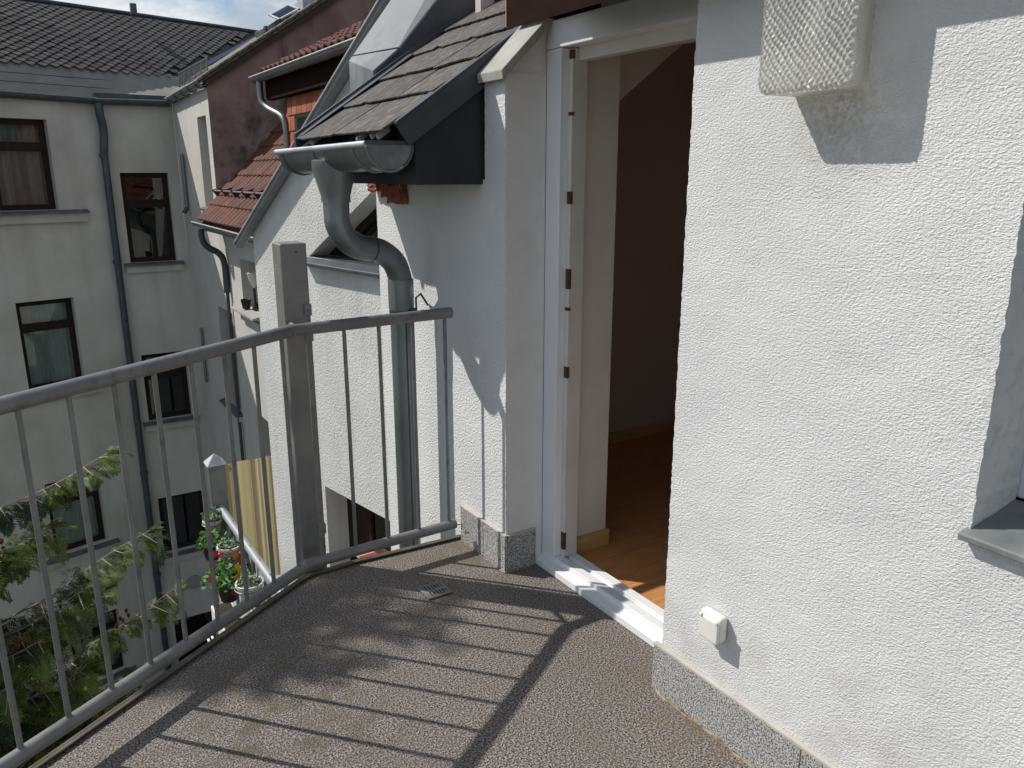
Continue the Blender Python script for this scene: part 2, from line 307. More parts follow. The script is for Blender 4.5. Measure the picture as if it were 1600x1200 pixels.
def window(parent, fr, s0, s1, z0, z1, rec=.16, transom=.68, curtain=None, mull=False, fm=None, bar=.065, label=None):
    fm = fm or win_brown; d = -rec; f = MB(); e = .004
    a0, a1, b0, b1 = s0+e, s1-e, z0+e, z1-e
    fbox(f, fr, a0, a1, b0, b0+bar, d-.05, d); fbox(f, fr, a0, a1, b1-bar, b1, d-.05, d)
    fbox(f, fr, a0, a0+bar, b0+bar, b1-bar, d-.05, d); fbox(f, fr, a1-bar, a1, b0+bar, b1-bar, d-.05, d)
    zt = z0+(z1-z0)*transom if transom else None
    if zt: fbox(f, fr, a0+bar, a1-bar, zt-.05, zt+.05, d-.05, d+.012)
    w = f.build('window', fm, parent, bevel=.004)
    if label: w['label'] = label
    for (q0, q1) in (((b0+bar, zt-.05), (zt+.05, b1-bar)) if zt else ((b0+bar, b1-bar),)):
        cols = [(a0+bar, a1-bar)] if not mull else [(a0+bar, (s0+s1)/2-.025), ((s0+s1)/2+.025, a1-bar)]
        for c0, c1 in cols:
            g = MB(); r = .03
            fbox(g, fr, c0, c1, q0, q0+r, d-.045, d+.006); fbox(g, fr, c0, c1, q1-r, q1, d-.045, d+.006)
            fbox(g, fr, c0, c0+r, q0+r, q1-r, d-.045, d+.006); fbox(g, fr, c1-r, c1, q0+r, q1-r, d-.045, d+.006)
            g.build('sash', fm, w)
            pn = MB(); fbox(pn, fr, c0+r-.004, c1-r+.004, q0+r-.004, q1-r+.004, d-.028, d-.022); pn.build('pane', glass, w)
    if mull:
        g = MB(); fbox(g, fr, (s0+s1)/2-.025, (s0+s1)/2+.025, b0+bar, b1-bar, d-.05, d+.01); g.build('mullion', fm, w)
    if curtain: sheet_wavy(fr, s0+.02, s1-.02, z0+.05, z1-.03, d-.13, .02).build('curtain', curtain, w)
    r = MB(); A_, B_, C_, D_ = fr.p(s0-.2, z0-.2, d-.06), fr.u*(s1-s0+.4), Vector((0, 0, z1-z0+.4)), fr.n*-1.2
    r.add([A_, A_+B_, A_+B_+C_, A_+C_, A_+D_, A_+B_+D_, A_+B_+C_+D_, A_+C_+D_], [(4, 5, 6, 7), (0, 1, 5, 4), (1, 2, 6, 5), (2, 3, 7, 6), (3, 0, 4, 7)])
    r.build('shade_backing', shade_backing, w)  # black box paints the room's darkness behind the panes
    return w
def sill(parent, fr, s0, s1, z, out_=.10, rec=.16, h=.14, m=None, wm=None):
    k = MB(); vs = [fr.p(s0, z-.03, out_), fr.p(s0, z, out_), fr.p(s0, z+.035, 0), fr.p(s0, z-.03, 0)]
    k.prism(vs, fr.u*(s1-s0)); o = k.build('window_sill', m or sill_metal, parent)
    if h:
        b = MB(); fbox(b, fr, s0+.02, s1-.02, z-.03-h, z-.032, .0, out_*.55); b.build('sill_band', wm or render_c, parent)
    return o
def half_gutter(pts, r, n=12, th=.006):
    """half-round gutter swept along pts (horizontal-ish path)"""
    mb = MB(); pts = [Vector(p) for p in pts]; rings = []
    for i, p in enumerate(pts):
        d = (pts[min(i+1, len(pts)-1)]-pts[max(i-1, 0)]).normalized(); side = Vector((0, 0, 1)).cross(d).normalized()
        rg = [p+side*(r*cos(pi+pi*k/n))+Vector((0, 0, r*sin(pi+pi*k/n))) for k in range(n+1)]
        ri = [p+side*((r-th)*cos(pi+pi*k/n))+Vector((0, 0, (r-th)*sin(pi+pi*k/n))) for k in range(n, -1, -1)]
        rings.append(rg+ri)
    m_ = len(rings[0])
    fs = [(i*m_+k, i*m_+(k+1) % m_, (i+1)*m_+(k+1) % m_, (i+1)*m_+k) for i in range(len(rings)-1) for k in range(m_)]
    fs += [tuple(range(m_)), tuple((len(rings)-1)*m_+k for k in range(m_-1, -1, -1))]
    return mb.add([q for r_ in rings for q in r_], fs)
def smooth_path(pts, n=8):
    pts = [Vector(p) for p in pts]; P_ = [pts[0]*2-pts[1]]+pts+[pts[-1]*2-pts[-2]]; o = []
    for i in range(1, len(P_)-2):
        for k in range(n):
            t = k/n; a, b, c, d = P_[i-1:i+3]
            o.append(.5*((2*b)+(c-a)*t+(2*a-5*b+4*c-d)*t*t+(3*b-a-3*c+d)*t**3))
    o.append(pts[-1]); return o
def struct(o): o['kind'] = 'structure'; return o
Z = Vector((0, 0, 1))

# ---------------------------------------------------------------- ground
struct(MB().add([(-150, -150, -10), (150, -150, -10), (150, 150, -10), (-150, 150, -10)], [(0, 1, 2, 3)]).build('courtyard_ground', ground_m))

# ---------------------------------------------------------------- balcony floor
W = 1.582
poly = [(-2.2, .9), (.845, 2.91), (.885, 2.925), (1.09, 2.932), (1.60, 2.905), (1.60, 2.53), (1.95, 2.53), (1.95, 1.45), (1.60, 1.45), (1.60, -2.6), (-2.2, -2.6)]
bf = thing('balcony', 'balcony slab with speckled pebble floor and rusty muddy edge strip in front of the open door', 'balcony', (0, 0, -.2)); del bf['category']; del bf['label']; bf['kind'] = 'structure'
MB().prism([(x, y, -.03) for x, y in poly], (0, 0, .03)).build('floor_covering', pebble, bf)
MB().prism([(x, y, -.2) for x, y in poly], (0, 0, .168)).build('slab', mat('concrete', (.28, .27, .25), (.36, .35, .33), 6, .9), bf)
kp = [(-2.2, .9), (.845, 2.91), (.885, 2.925), (1.09, 2.932), (1.578, 2.907)]
k = MB()
for a, b in zip(kp[:-1], kp[1:]):
    a, b = Vector((*a, 0)), Vector((*b, 0)); d = (b-a).normalized(); n_ = Vector((-d.y, d.x, 0)); k.obox(a-d*.002+Z*-.06, (b-a)+d*.002, n_*.010, Z*.074)
    k.obox(a-d*.002+Z*.008, (b-a)+d*.002, n_*-.014, Z*.006)
k.build('edge_strip', moss, bf, bevel=.002)

# grime line along the plinths: thin uneven mortar bead
def bead(name, a, b, r, m, parent, amp=.006):
    a, b = Vector(a), Vector(b); n = int((b-a).length/.025); pts = [a.lerp(b, i/n)+Vector((random.uniform(-amp, amp), random.uniform(-amp, amp)*.3, 0)) for i in range(n+1)]
    return MB().tube(pts, [r*random.uniform(.5, 1.25) for _ in pts], 6).build(name, m, parent, smooth=True)

# floor drain
dr = thing('floor_drain', 'small square slotted grey drain cover set in the pebble floor near the railing post', 'drain', (1.257, 2.544, 0))
g = MB(); c = Vector((1.257, 2.544, .004)); ax = Vector((1, .01, 0)); ay = Vector((-.01, 1, 0)); hs = .052
g.obox(c-ax*hs-ay*hs, ax*2*hs, ay*.012, Z*.004); g.obox(c-ax*hs+ay*(hs-.012), ax*2*hs, ay*.012, Z*.004)
g.obox(c-ax*hs-ay*(hs-.012), ax*.012, ay*(2*hs-.024), Z*.004); g.obox(c+ax*(hs-.012)-ay*(hs-.012), ax*.012, ay*(2*hs-.024), Z*.004)
g.obox(c-ax*(hs-.012)-ay*.007, ax*(2*hs-.024), ay*.014, Z*.0035)
for i in range(6):
    x = -hs+.012+(i+.5)*(2*hs-.024)/6-.0035
    g.obox(c+ax*(x)-ay*(hs-.012), ax*.0065, ay*(hs-.019), Z*.0035); g.obox(c+ax*(x)+ay*.007, ax*.0065, ay*(hs-.019), Z*.0035)
g.build('grate', mat('drain_grey', (.17, .16, .15), (.25, .24, .225), 20, .8), dr)
MB().obox(c-ax*(hs-.01)-ay*(hs-.01)-Z*.003, ax*(2*hs-.02), ay*(2*hs-.02), Z*.0032).build('drain_hole', dark_pot, dr)

# ---------------------------------------------------------------- the house with the balcony door
ho = thing('attic_house', 'white rough stucco house wall with open balcony door, slate roof edge and granite plinth', 'house', (W, 2.2, -10))
fA = Frame((W, 0, 0), (0, 1, 0), (-1, 0, 0))
wall_poly('wing_wall', fA, [(2.53, 0), (2.53, 1.94), (2.672, 1.94), (2.675, 1.58), (3.725, 1.58), (3.725, -9.99), (2.905, -9.99), (2.905, 0)], [], .17, stucco_w, ho, amp=.0022, step=.012)
MB().prism([(1.7525, 2.60, -9.99), (1.7525, 3.72, -9.99), (1.99, 3.72, -9.99), (1.99, 2.64, -9.99)], (0, 0, 11.5)).build('wall_core', stucco_s, ho)
MB().prism([(W+.001, 2.531, 1.90), (W+.001, 2.531, 1.938), (1.765, 2.531, 2.115), (1.765, 2.531, 1.90)], (0, .14, 0)).build('wall_head', stucco_s, ho)
# smooth reveal skin (brushed render) over the wing wall return
MB().box(W+.004, 1.7595, 2.5275, 2.5305, .0, 1.95).build('door_reveal', stucco_s, ho)
# cap
MB().prism([(1.552, 2.495, 1.920), (1.548, 2.495, 1.952), (1.80, 2.495, 2.195), (1.815, 2.495, 2.165)], (0, .175, 0)).build('wall_cap', mat('stone_cap', (.30, .30, .27), (.40, .40, .36), 8, .8, [(60, .001, 'n')]), ho, bevel=.003)
wall_poly('window_wall', fA, [(1.60, 0), (1.60, 2.082), (-3.0, 2.082), (-3.0, -9.99), (-2.61, -9.99), (-2.61, 0)], [[(.745, .893), (.745, 2.0), (-.55, 2.0), (-.55, .893)]], .17, stucco, ho, amp=.0022, step=.012)
# granite plinth
def slab(x0, x1, y0, y1, z0, z1): 
    MB().box(x0, x1, y0, y1, z0, z1).build('plinth_slab', granite, ho, bevel=.0015)
slab(W-.014, W-.001, 2.517, 2.690, .002, .163); slab(W-.014, W-.001, 2.6935, 2.892, .002, .160)
slab(W+.0, 1.722, 2.5155, 2.5265, .002, .161)
y = 1.622
for ln in (.56, .60, .60, .60, .60): slab(W-.016, W-.001, y-ln+.003, y, .002, .158+random.uniform(-.001, .001)); y -= ln
trim = mat('beige_sealant', (.45, .42, .36), (.54, .51, .45), 12, .8)
MB().box(W-.017, W-.001, -1.9, 1.623, .1595, .167).build('plinth_joint', trim, ho)
MB().box(W-.015, W-.001, 2.516, 2.892, .1635, .168).build('plinth_joint', trim, ho)
MB().box(W, 1.722, 2.5150, 2.5268, .1615, .166).build('plinth_joint', trim, ho)
mud = mat('ochre_dirt', (.16, .10, .045), (.36, .30, .20), 40, .95, [(60, .003, 'n')])
bead('dirt_bead', (W-.018, 1.60, .001), (W-.020, -1.5, .001), .006, mud, ho)
bead('dirt_bead', (W-.016, 2.52, .001), (W-.016, 2.88, .001), .004, mud, ho)
bead('dirt_bead', (W+.0, 2.512, .001), (1.71, 2.512, .001), .004, mud, ho)
# door frame
df = MB().box(1.760, 1.815, 2.438, 2.527, .0565, 2.032).build('door_frame', white_pvc, ho, bevel=.003)
MB().box(1.760, 1.815, 1.50, 2.527, 2.034, 2.128).build('lintel', white_pvc, df, bevel=.003)
MB().box(1.792, 1.86, 2.412, 2.4375, .0565, 2.03).build('rebate', white_pvc2, df, bevel=.002)
MB().box(1.8155, 1.86, 1.50, 2.41, 1.99, 2.06).build('rebate', white_pvc2, df, bevel=.002)
MB().prism([(1.722, 2.529, .002), (1.722, 2.529, .030), (1.762, 2.529, .038), (1.762, 2.529, .056), (1.80, 2.529, .056), (1.80, 2.529, .044), (1.822, 2.529, .044), (1.822, 2.529, .056), (1.862, 2.529, .056), (1.862, 2.529, .002)], (0, -1.02, 0)).build('threshold', white_pvc, df, bevel=.002)
for z, h in ((2.01, .03), (1.81, .012), (1.515, .045), (1.215, .075), (1.10, .012), (.85, .045), (.13, .075)):
    MB().box(1.788, 1.7915, 2.414, 2.428, z-h/2, z+h/2).build('hinge_plate', rust, df)
    MB().box(1.789, 1.80, 2.408, 2.4115, z-h/2, z+h/2).build('hinge_plate', rust, df)
# stub wall inside, skirting
MB().box(1.8605, 2.05, 2.46, 2.62, .03, 2.12).build('inner_stub_wall', plaster_i, ho)
MB().box(1.862, 2.062, 2.444, 2.4595, .03, .105).build('skirting_board', skirt, ho, bevel=.002)
# room
rm = thing('room', 'dark attic room', 'room', (3, 1, 0)); del rm['category']; del rm['label']; rm['kind'] = 'structure'
fl = MB(); n = 0
pl = thing('x', 'x', 'x'); bpy.data.objects.remove(pl)
y = -2.4; row = 0
while y < 3.5:
    x = 1.864-(.4 if row % 2 else 0)
    while x < 5.2:
        x0, x1 = max(x, 1.864), min(x+1.2, 5.2)
        if x1 > x0: MB().box(x0, x1-.0015, y, min(y+.19, 3.5)-.0015, .0, .030).build('floorboard', lamin, rm)
        x += 1.2
    y += .19; row += 1
MB().box(1.76, 5.4, -2.5, 3.6, -.06, -.005).build('subfloor', shade_backing, rm)
MB().box(2.055, 5.3, 3.5, 3.55, .0, 4.4).build('back_wall', plaster_mauve, rm)
MB().box(2.06, 5.2, 3.484, 3.4995, .03, .095).build('skirting_board', skirt, rm, bevel=.002)
MB().box(5.2, 5.25, -2.5, 3.5, 0, 4).build('side_wall', plaster_mauve, rm)
MB().box(1.86, 5.2, -2.5, -2.45, 0, 4).build('end_wall', plaster_mauve, rm)
CZ = lambda x: 1.79+.72*(x-2.052)
MB().prism([(2.052, 2.621, CZ(2.052)), (2.53, 2.621, CZ(2.53)), (2.53, 2.621, CZ(2.53)+.06), (2.052, 2.621, CZ(2.052)+.06)], (0, .878, 0)).build('sloping_ceiling', plaster_i, rm)
MB().prism([(2.058, 2.615, CZ(2.058)), (2.50, 2.615, 2.122), (2.058, 2.615, 2.122)], (0, .005, 0)).build('dormer_cheek', plaster_i, rm)
MB().box(1.865, 2.53, -2.45, 2.618, 2.126, 2.16).build('flat_ceiling', plaster_i, rm)
MB().prism([(2.531, -2.45, CZ(2.531)), (5.2, -2.45, CZ(5.2)), (5.2, -2.45, CZ(5.2)+.06), (2.531, -2.45, CZ(2.531)+.06)], (0, 5.949, 0)).build('ceiling', plaster_i, rm)
MB().box(2.02, 2.051, 2.621, 3.55, 0, 1.85).build('knee_wall', plaster_i, rm)
MB().box(1.80, 1.86, -2.5, 1.50, .0, 2.16).build('front_wall', plaster_i, rm)
# right window
fW = Frame((1.7545, 0, 0), (0, 1, 0), (-1, 0, 0))
f = MB(); fbox(f, fW, .66, .82, .93, 2.05, -.07, -.005); fbox(f, fW, -.6, .66, .93, 1.01, -.07, -.005); fbox(f, fW, -.6, .66, 1.95, 2.05, -.07, -.005)
wf = f.build('window_frame', white_pvc, ho, bevel=.004)
f = MB(); fbox(f, fW, .59, .655, 1.015, 1.945, -.06, .012); fbox(f, fW, -.5, .59, 1.015, 1.08, -.06, .012); f.build('sash', white_pvc, wf, bevel=.004)
f = MB(); fbox(f, fW, -.55, .588, 1.081, 1.94, -.008, -.003); f.build('pane', glass, wf)
f = MB(); f.prism([(1.555, .757, .882), (1.555, .757, .897), (1.75, .757, .930), (1.75, .757, .882)], (0, -1.36, 0))
f.build('window_sill', mat('zinc_sill', (.16, .18, .18), (.27, .29, .28), 6, .55, [(9, .002, 'n')], metal=.3, c3=(.36, .37, .34), s3=14, lo3=.55, hi3=.7), ho, bevel=.003)
MB().box(1.765, 2.4, -.7, .9, .8, 2.1).build('shade_backing', shade_backing, wf)  # added black box behind the pane, keeps daylight out of the room

# roof edge over the door: dark wood
MB().prism([(1.465, 2.33, 2.05), (1.465, 2.33, 2.24), (3.1, 2.33, 3.36), (3.1, 2.33, 3.1), (1.80, 2.33, 2.17)], (0, -5.3, 0)).build('eave_board', brown_wood, ho)
MB().prism([(1.463, 2.3305, 2.06), (1.463, 2.3305, 2.235), (1.56, 2.3305, 2.30), (1.56, 2.3305, 2.09)], (0, .006, 0)).build('board_end', sunlit_wood, ho)  # orange strip paints the sun catching the dark board's end
MB().box(1.70, 1.85, 2.332, 2.66, 2.135, 2.5).build('eave_filler', brown_wood, ho)

# eave box of the slate roof
rf = thing('slate_roof', 'small pitched roof of large weathered brown slates with dark verge board, left of the open door', 'roof', (1.2, 3.1, 1.57))
SL = .68
def rz(x): return 1.742+SL*(x-1.205)
MB().prism([(1.30, 2.69, 1.562), (1.30, 2.69, rz(1.30)-.03), (2.6, 2.69, rz(2.6)-.03), (2.6, 2.69, 2.32), (2.015, 2.69, 1.885), (2.015, 2.69, 1.562)], (0, .95, 0)).build('eave_box', black_sheet, rf)
MB().prism([(1.272, 2.672, 1.698), (1.222, 2.672, 1.770), (2.3, 2.672, 1.770+SL*1.078+.0), (2.3, 2.672, 1.698+SL*1.028)], (0, .017, 0)).build('verge_board', zinc_d, rf, bevel=.002)
MB().prism([(1.222, 2.668, 1.7705), (1.222, 2.668, 1.7785), (2.3, 2.668, 1.7785+SL*1.078), (2.3, 2.668, 1.7705+SL*1.078)], (0, .06, 0)).build('verge_flashing', zinc_d, rf)
MB().prism([(1.20, 2.85, rz(1.20)-.03), (1.20, 2.85, rz(1.20)-.04), (1.301, 2.85, 1.60), (1.301, 2.85, rz(1.301)-.03)], (0, .79, 0)).build('fascia', black_sheet, rf)
MB().box(1.592, 1.86, 2.678, 2.6895, 1.562, 1.95).build('side_cladding', black_sheet, rf)
ux = Vector((1, 0, SL)).normalized(); un = Vector((-SL, 0, 1)).normalized()
row = 0; sx = 1.175
while sx < 2.3:
    L_ = .30; yy = 3.66; first = True
    while yy > 2.70:
        w_ = random.uniform(.24, .36)
        if row == 0: w_ = .48
        y1 = yy; y0 = max(2.695, yy-w_)
        if y0 < 2.80: y0 = 2.695
        o_ = Vector((sx, y0, rz(sx)+.020+random.uniform(0, .004)))
        q = [Vector((0, 0, 0)), Vector((random.uniform(-.008, .012), (y1-y0)*.35, 0)), Vector((random.uniform(-.010, .008), (y1-y0)*.7, 0)), Vector((random.uniform(-.02, .03), y1-y0, 0)), Vector((L_, y1-y0-.01, 0)), Vector((L_, 0.005, 0))]
        pts = [o_+ux*v.x*1+Vector((0, 1, 0))*v.y-un*(v.x*.055) for v in q]
        MB().prism(pts, un*.009).build('slate', slate_n, rf, bevel=.0015, seg=1)
        yy = y0-.003
    sx += .185 if row else .21
    row += 1
for (x, y) in ((1.20, 3.50), (1.205, 2.85), (1.19, 2.95), (1.20, 2.78)):
    m_ = MB(); m_.obox((x, y, rz(x)-.02), (.05, .0, .034), (0.01, .035, 0), (-.01, 0, .022)); m_.build('loose_mortar', mat('mortar_bit', (.55, .54, .50)), rf, bevel=.006)
MB().prism([(1.18, 3.668, rz(1.18)-.02), (1.18, 3.668, rz(1.18)+.05), (2.0, 3.668, rz(2.0)+.05), (2.0, 3.668, rz(2.0)-.02)], (0, .025, 0)).build('flashing', zinc_d, rf)
MB().prism([(1.19, 3.60, rz(1.19)+.032), (1.19, 3.60, rz(1.19)+.036), (1.75, 3.60, rz(1.75)+.036), (1.75, 3.60, rz(1.75)+.032)], (0, .066, 0)).build('flashing', zinc_d, rf)

# zinc-clad parapet between the roofs
par_m = mat('parapet_zinc', (.20, .215, .23), (.26, .275, .29), 3, .7, metal=.0, c3=(.13, .14, .15), s3=7, stretch=(.5, 1, .5))
pa = thing('zinc_parapet', 'grey zinc-clad parapet running up the slope beside the slate roof', 'parapet', (1.6, 3.75, 1.8))
pn_ = [(1.583, 3.70, 1.78), (1.583, 3.70, 2.071), (1.715, 3.70, 2.179), (2.9, 3.70, 3.51), (2.9, 3.70, 2.6), (1.75, 3.70, 1.78)]
pf_ = [(1.583, 4.0, 1.78), (1.583, 4.0, 2.146), (1.600, 4.0, 2.168), (2.9, 4.0, 3.82), (2.9, 4.0, 2.6), (1.75, 4.0, 1.78)]
MB().add(pn_+pf_, [(0, 1, 2, 3, 4, 5), (11, 10, 9, 8, 7, 6)]+[(i, (i+1) % 6, (i+1) % 6+6, i+6) for i in range(6)]).build('cladding', par_m, pa, bevel=.003)
MB().prism([(1.600, 3.694, 1.79), (1.600, 3.694, 2.078), (1.719, 3.694, 2.176), (2.9, 3.694, 3.50), (2.9, 3.694, 2.6), (1.77, 3.694, 1.79)], (0, .0055, 0)).build('side_sheet', zinc_d, pa)
MB().tube([(1.715, 3.696, 2.181), (1.601, 4.0, 2.170)], .0035, 6).build('seam', zinc_d, pa)
# gutter
gu = thing('rain_gutter', 'short half-round grey zinc gutter with closed end under the slate eave', 'gutter', (1.15, 3.1, 1.6))
gz = 1.700
half_gutter([(1.205, 2.70, gz), (1.13, 3.50, gz-.012)], .088).build('trough', zinc, gu, smooth=True)
def disc(c, r, n, ext, half=True):
    pts = [Vector(c)+Vector((r*cos(pi+pi*k/n), 0, r*sin(pi+pi*k/n))) for k in range(n+1)]
    return MB().prism(pts, ext)
disc((1.205, 2.699, gz), .083, 16, (0, -.004, 0)).build('end_cap', zinc_l if False else mat('end_cap_zinc', (.15, .165, .165), (.30, .31, .30), 9, .5, metal=.5), gu)
# rim bead on the front lip, rolled
fl_ = Vector((1.205-.09, 2.695, gz+.002)); fr_ = Vector((1.13-.09, 3.505, gz-.010))
MB().tube([fl_, fr_], .0115, 10).build('rim_bead', zinc_l, gu, smooth=True)
for t in (.0, .13, .55, .93):
    c_ = Vector((1.205-.075*t, 2.70+.8*t, gz-.012*t)); arc = [c_+Vector((.091*cos(pi+pi*k/12), 0, .091*sin(pi+pi*k/12))) for k in range(13)]
    MB().tube(arc, .005, 6).build('bracket', zinc, gu, smooth=True)
MB().box(1.11, 1.295, 2.692, 2.72, gz+.0, gz+.014).build('end_strap', zinc_d, gu)

# downpipe
dp = thing('downpipe', 'grey zinc downpipe with funnel and S-bend from the near gutter down the white wall', 'downpipe', (1.46, 3.19, -9))
fx, fy = 1.155, 3.13
MB().lathe((fx, fy, 0), [(.075, 1.655), (.088, 1.65), (.087, 1.62), (.058, 1.515), (.058, 1.49), (.0, 1.49)], 24).build('funnel', zinc, dp, smooth=True)
path = smooth_path([(fx, fy, 1.51), (fx, fy, 1.45), (fx+.004, fy, 1.40), (fx+.035, fy+.005, 1.345), (fx+.10, fy+.02, 1.305), (fx+.19, fy+.035, 1.285), (fx+.26, fy+.048, 1.235), (1.448, 3.19, 1.165), (1.452, 3.19, 1.11), (1.452, 3.19, 1.04)], 6)
MB().tube(path, .052, 24).build('bend', zinc, dp, smooth=True)
MB().tube([path[28]+(path[27]-path[29])*.2, path[28]], .0535, 24).build('joint_ring', zinc_d, dp, smooth=True)
MB().tube([(1.452, 3.19, 1.155), (1.452, 3.19, 1.025)], .0565, 24).build('sleeve', zinc, dp, smooth=True)
MB().tube([(1.452, 3.19, 1.03), (1.452, 3.19, -9.9)], .0515, 24).build('pipe', zinc, dp, smooth=True)
MB().tube([(1.452, 3.19, 1.018), (1.452, 3.19, .99)], .0545, 24).build('clamp', zinc_d, dp, smooth=True)
MB().tube([(1.50, 3.14, 1.0), (1.50, 3.14, 1.075), (1.54, 3.175, 1.085), (1.578, 3.18, 1.03)], .005, 6).build('bracket', zinc_d, dp)
MB().box(1.47, 1.495, 3.130, 3.150, .99, 1.03).build('bracket_bolt', zinc_d, dp)
MB().tube([(1.448, 3.139, 1.0), (1.448, 3.139, -.6)], .004, 6).build('seam', zinc_d, dp)

# brick remnant
br = thing('brick_remnant', 'broken red brick stub under the slate eave at the wall corner', 'brick', (1.55, 3.55, 1.45))
for (y0, y1, z0, z1, x0) in ((3.36, 3.50, 1.475, 1.555, 1.545), (3.505, 3.60, 1.50, 1.558, 1.552), (3.605, 3.72, 1.525, 1.56, 1.54)):
    b = MB().box(x0, 1.581, y0, y1, z0, z1).build('brick', brick_m, br)
    bm = bmesh.new(); bm.from_mesh(b.data); bmesh.ops.subdivide_edges(bm, edges=bm.edges, cuts=3, use_grid_fill=True)
    for v in bm.verts: v.co += Vector((random.uniform(-.008, .002), random.uniform(-.008, .008), random.uniform(-.012, .006)))
    bm.to_mesh(b.data); bm.free()

# ---------------------------------------------------------------- railing
ra = thing('balcony_railing', 'galvanised steel balcony railing with round handrail and thin balusters', 'railing', (.845, 2.815, 0))
c0 = Vector((.845, 2.815, 0)); d1 = Vector((1, .631, 0)).normalized(); e2 = Vector((1.505, 2.828, 0)); s1 = c0-d1*3.2
for nm, z, r in (('handrail', 1.05, .0225), ('bottom_rail', .115, .0215)):
    MB().tube([s1+Z*z, c0-d1*.012+Z*z], r, 20).build(nm, galv, ra, smooth=True)
    MB().tube([c0-d1*.012+Z*(z), c0+Vector((.012, .001, 0))+Z*(z), e2+Z*(z+.004)], r*1.0, 20).build(nm, galv, ra, smooth=True, bevel=0)
    for dd in (.0, .118):
        pass
    MB().tube([c0-d1*.020+Z*z, c0-d1*.006+Z*z], r*1.09, 20).build('weld', galv_post, ra, smooth=True)
for t in [.060+.1385*i for i in range(23)]:
    p = c0-d1*t; MB().tube([p+Z*.115, p+Z*1.04], .0078, 10).build('baluster', galv, ra, smooth=True)
for i in range(5):
    p = c0.lerp(e2, [.085, .30, .515, .735, .955][i]); MB().tube([p+Z*.115, p+Z*1.04], .0078, 10).build('baluster', galv, ra, smooth=True)
MB().tube([e2+Z*.115+Vector((0, 0, 0)), e2+Z*.10+Vector((.04, .01, 0)), e2+Z*.06+Vector((.055, .04, 0))], .002, 5).build('wire_tie', rust, ra)
po = thing('steel_post', 'square galvanised steel post standing behind the corner of the balcony railing', 'post', (.895, 2.935, -9))
MB().box(.861, .961, 2.945, 3.052, -9.9, 1.351).build('shaft', galv_post, po, bevel=.006, seg=3)
for z in (1.10, 1.00, .195):
    MB().box(.934, .960, 2.925, 2.944, z-.022, z+.022).build('bracket', galv_post, po, bevel=.003)
    MB().tube([(.947, 2.927, z), (.947, 2.918, z)], .006, 8).build('bolt', galv, po)
MB().tube([(.92, 2.9455, 1.318), (.92, 2.943, 1.318)], .005, 10).build('rivet', zinc_d, po)
for z in (1.05,): MB().tube([(.88, 2.944, z), (.868, 2.83, z)], .010, 8).build('stay', galv, po)

# ---------------------------------------------------------------- lamp
lm = thing('wall_lamp', 'rectangular textured glass wall lamp on the white stucco right of the door', 'lamp', (W, 1.15, 1.9))
def lamp_mesh():
    vs = []; fs = []; X0, Xb = 1.482, W-.004; z0, z1 = 1.770, 2.04
    ny, nzn, nx = 150, 190, 60
    y0, y1, yb0, yb1 = 1.062, 1.298, 1.088, 1.298
    def rr(u, v, w_):  # rounded box profile: u across, v up, w_ depth 0 front..1 back
        Y0 = y0+(yb0-y0)*w_**1.2; Y1 = y1+(yb1-y1)*w_**1.2; Z0 = z0-.004*w_; Z1 = z1+.004*w_
        return Vector((X0+(Xb-X0)*w_, Y0+(Y1-Y0)*u, Z0+(Z1-Z0)*v))
    def bump(p, k):
        a_ = p.y*430+p.x*430+1.6*noise.noise(p*30); b_ = p.z*300+(p.y+p.x)*90+1.6*noise.noise(p*30+Vector((5, 5, 5)))
        return (abs(sin(a_*.5+b_*.5))*abs(sin(a_*.5-b_*.5))-.3)*k*.9
    def grid(f, a, b):
        n = len(vs)
        for i in range(a+1):
            for j in range(b+1): vs.append(f(i/a, j/b))
        for i in range(a):
            for j in range(b): fs.append((n+i*(b+1)+j, n+i*(b+1)+j+1, n+(i+1)*(b+1)+j+1, n+(i+1)*(b+1)+j))
    def cor(u, v, w_):
        p = rr(u, v, w_); c = Vector((0, (y0+y1)/2, (z0+z1)/2)); R = .028
        # round corners in the y-z outline and the front edge
        hy = (p.y-c.y); hz = (p.z-c.z); Hy = abs(rr(0, v, w_).y-rr(1, v, w_).y)/2; Hz = (z1-z0)/2
        ay, az = max(0, abs(hy)-(Hy-R)), max(0, abs(hz)-(Hz-R)); L2 = math.hypot(ay, az)
        if L2 > R: ay *= R/L2; az *= R/L2
        ny_ = math.copysign((Hy-R)+ay if abs(hy) > Hy-R else abs(hy), hy); nz_ = math.copysign((Hz-R)+az if abs(hz) > Hz-R else abs(hz), hz)
        q = Vector((p.x, c.y+ny_, c.z+nz_))
        if w_ == 0:
            e = min(Hy-abs(ny_), Hz-abs(nz_)); q.x += max(0, .012-e)**2*55
        return q
    grid(lambda u, v: (lambda p: p+Vector((-bump(p, .0065), 0, 0)))(cor(u, v, 0)), ny, nzn)
    for fixed, side in ((0, 'y'), (1, 'y')): grid(lambda w_, v: (lambda p: p+Vector((0, bump(p, .004), 0)))(cor(fixed, v, w_ if w_ > 0 else 0)), nx, nzn)
    for fixed in (0, 1): grid(lambda w_, u: (lambda p: p+Vector((0, 0, bump(p, .003))))(cor(u, fixed, w_ if w_ > 0 else 0)), nx, ny)
    return MB().add(vs, fs)
lo_ = lamp_mesh().build('glass_shade', crystal, lm, smooth=True)
MB().box(W-.03, W-.003, 1.11, 1.25, 1.80, 2.01).build('backplate', white_pvc2, lm, bevel=.01)
MB().lathe((W-.06, 1.17, 0), [(.0, 1.85), (.02, 1.86), (.028, 1.89), (.02, 1.93), (.013, 1.95), (.0, 1.96)], 14).build('bulb', white_pvc, lm, smooth=True)

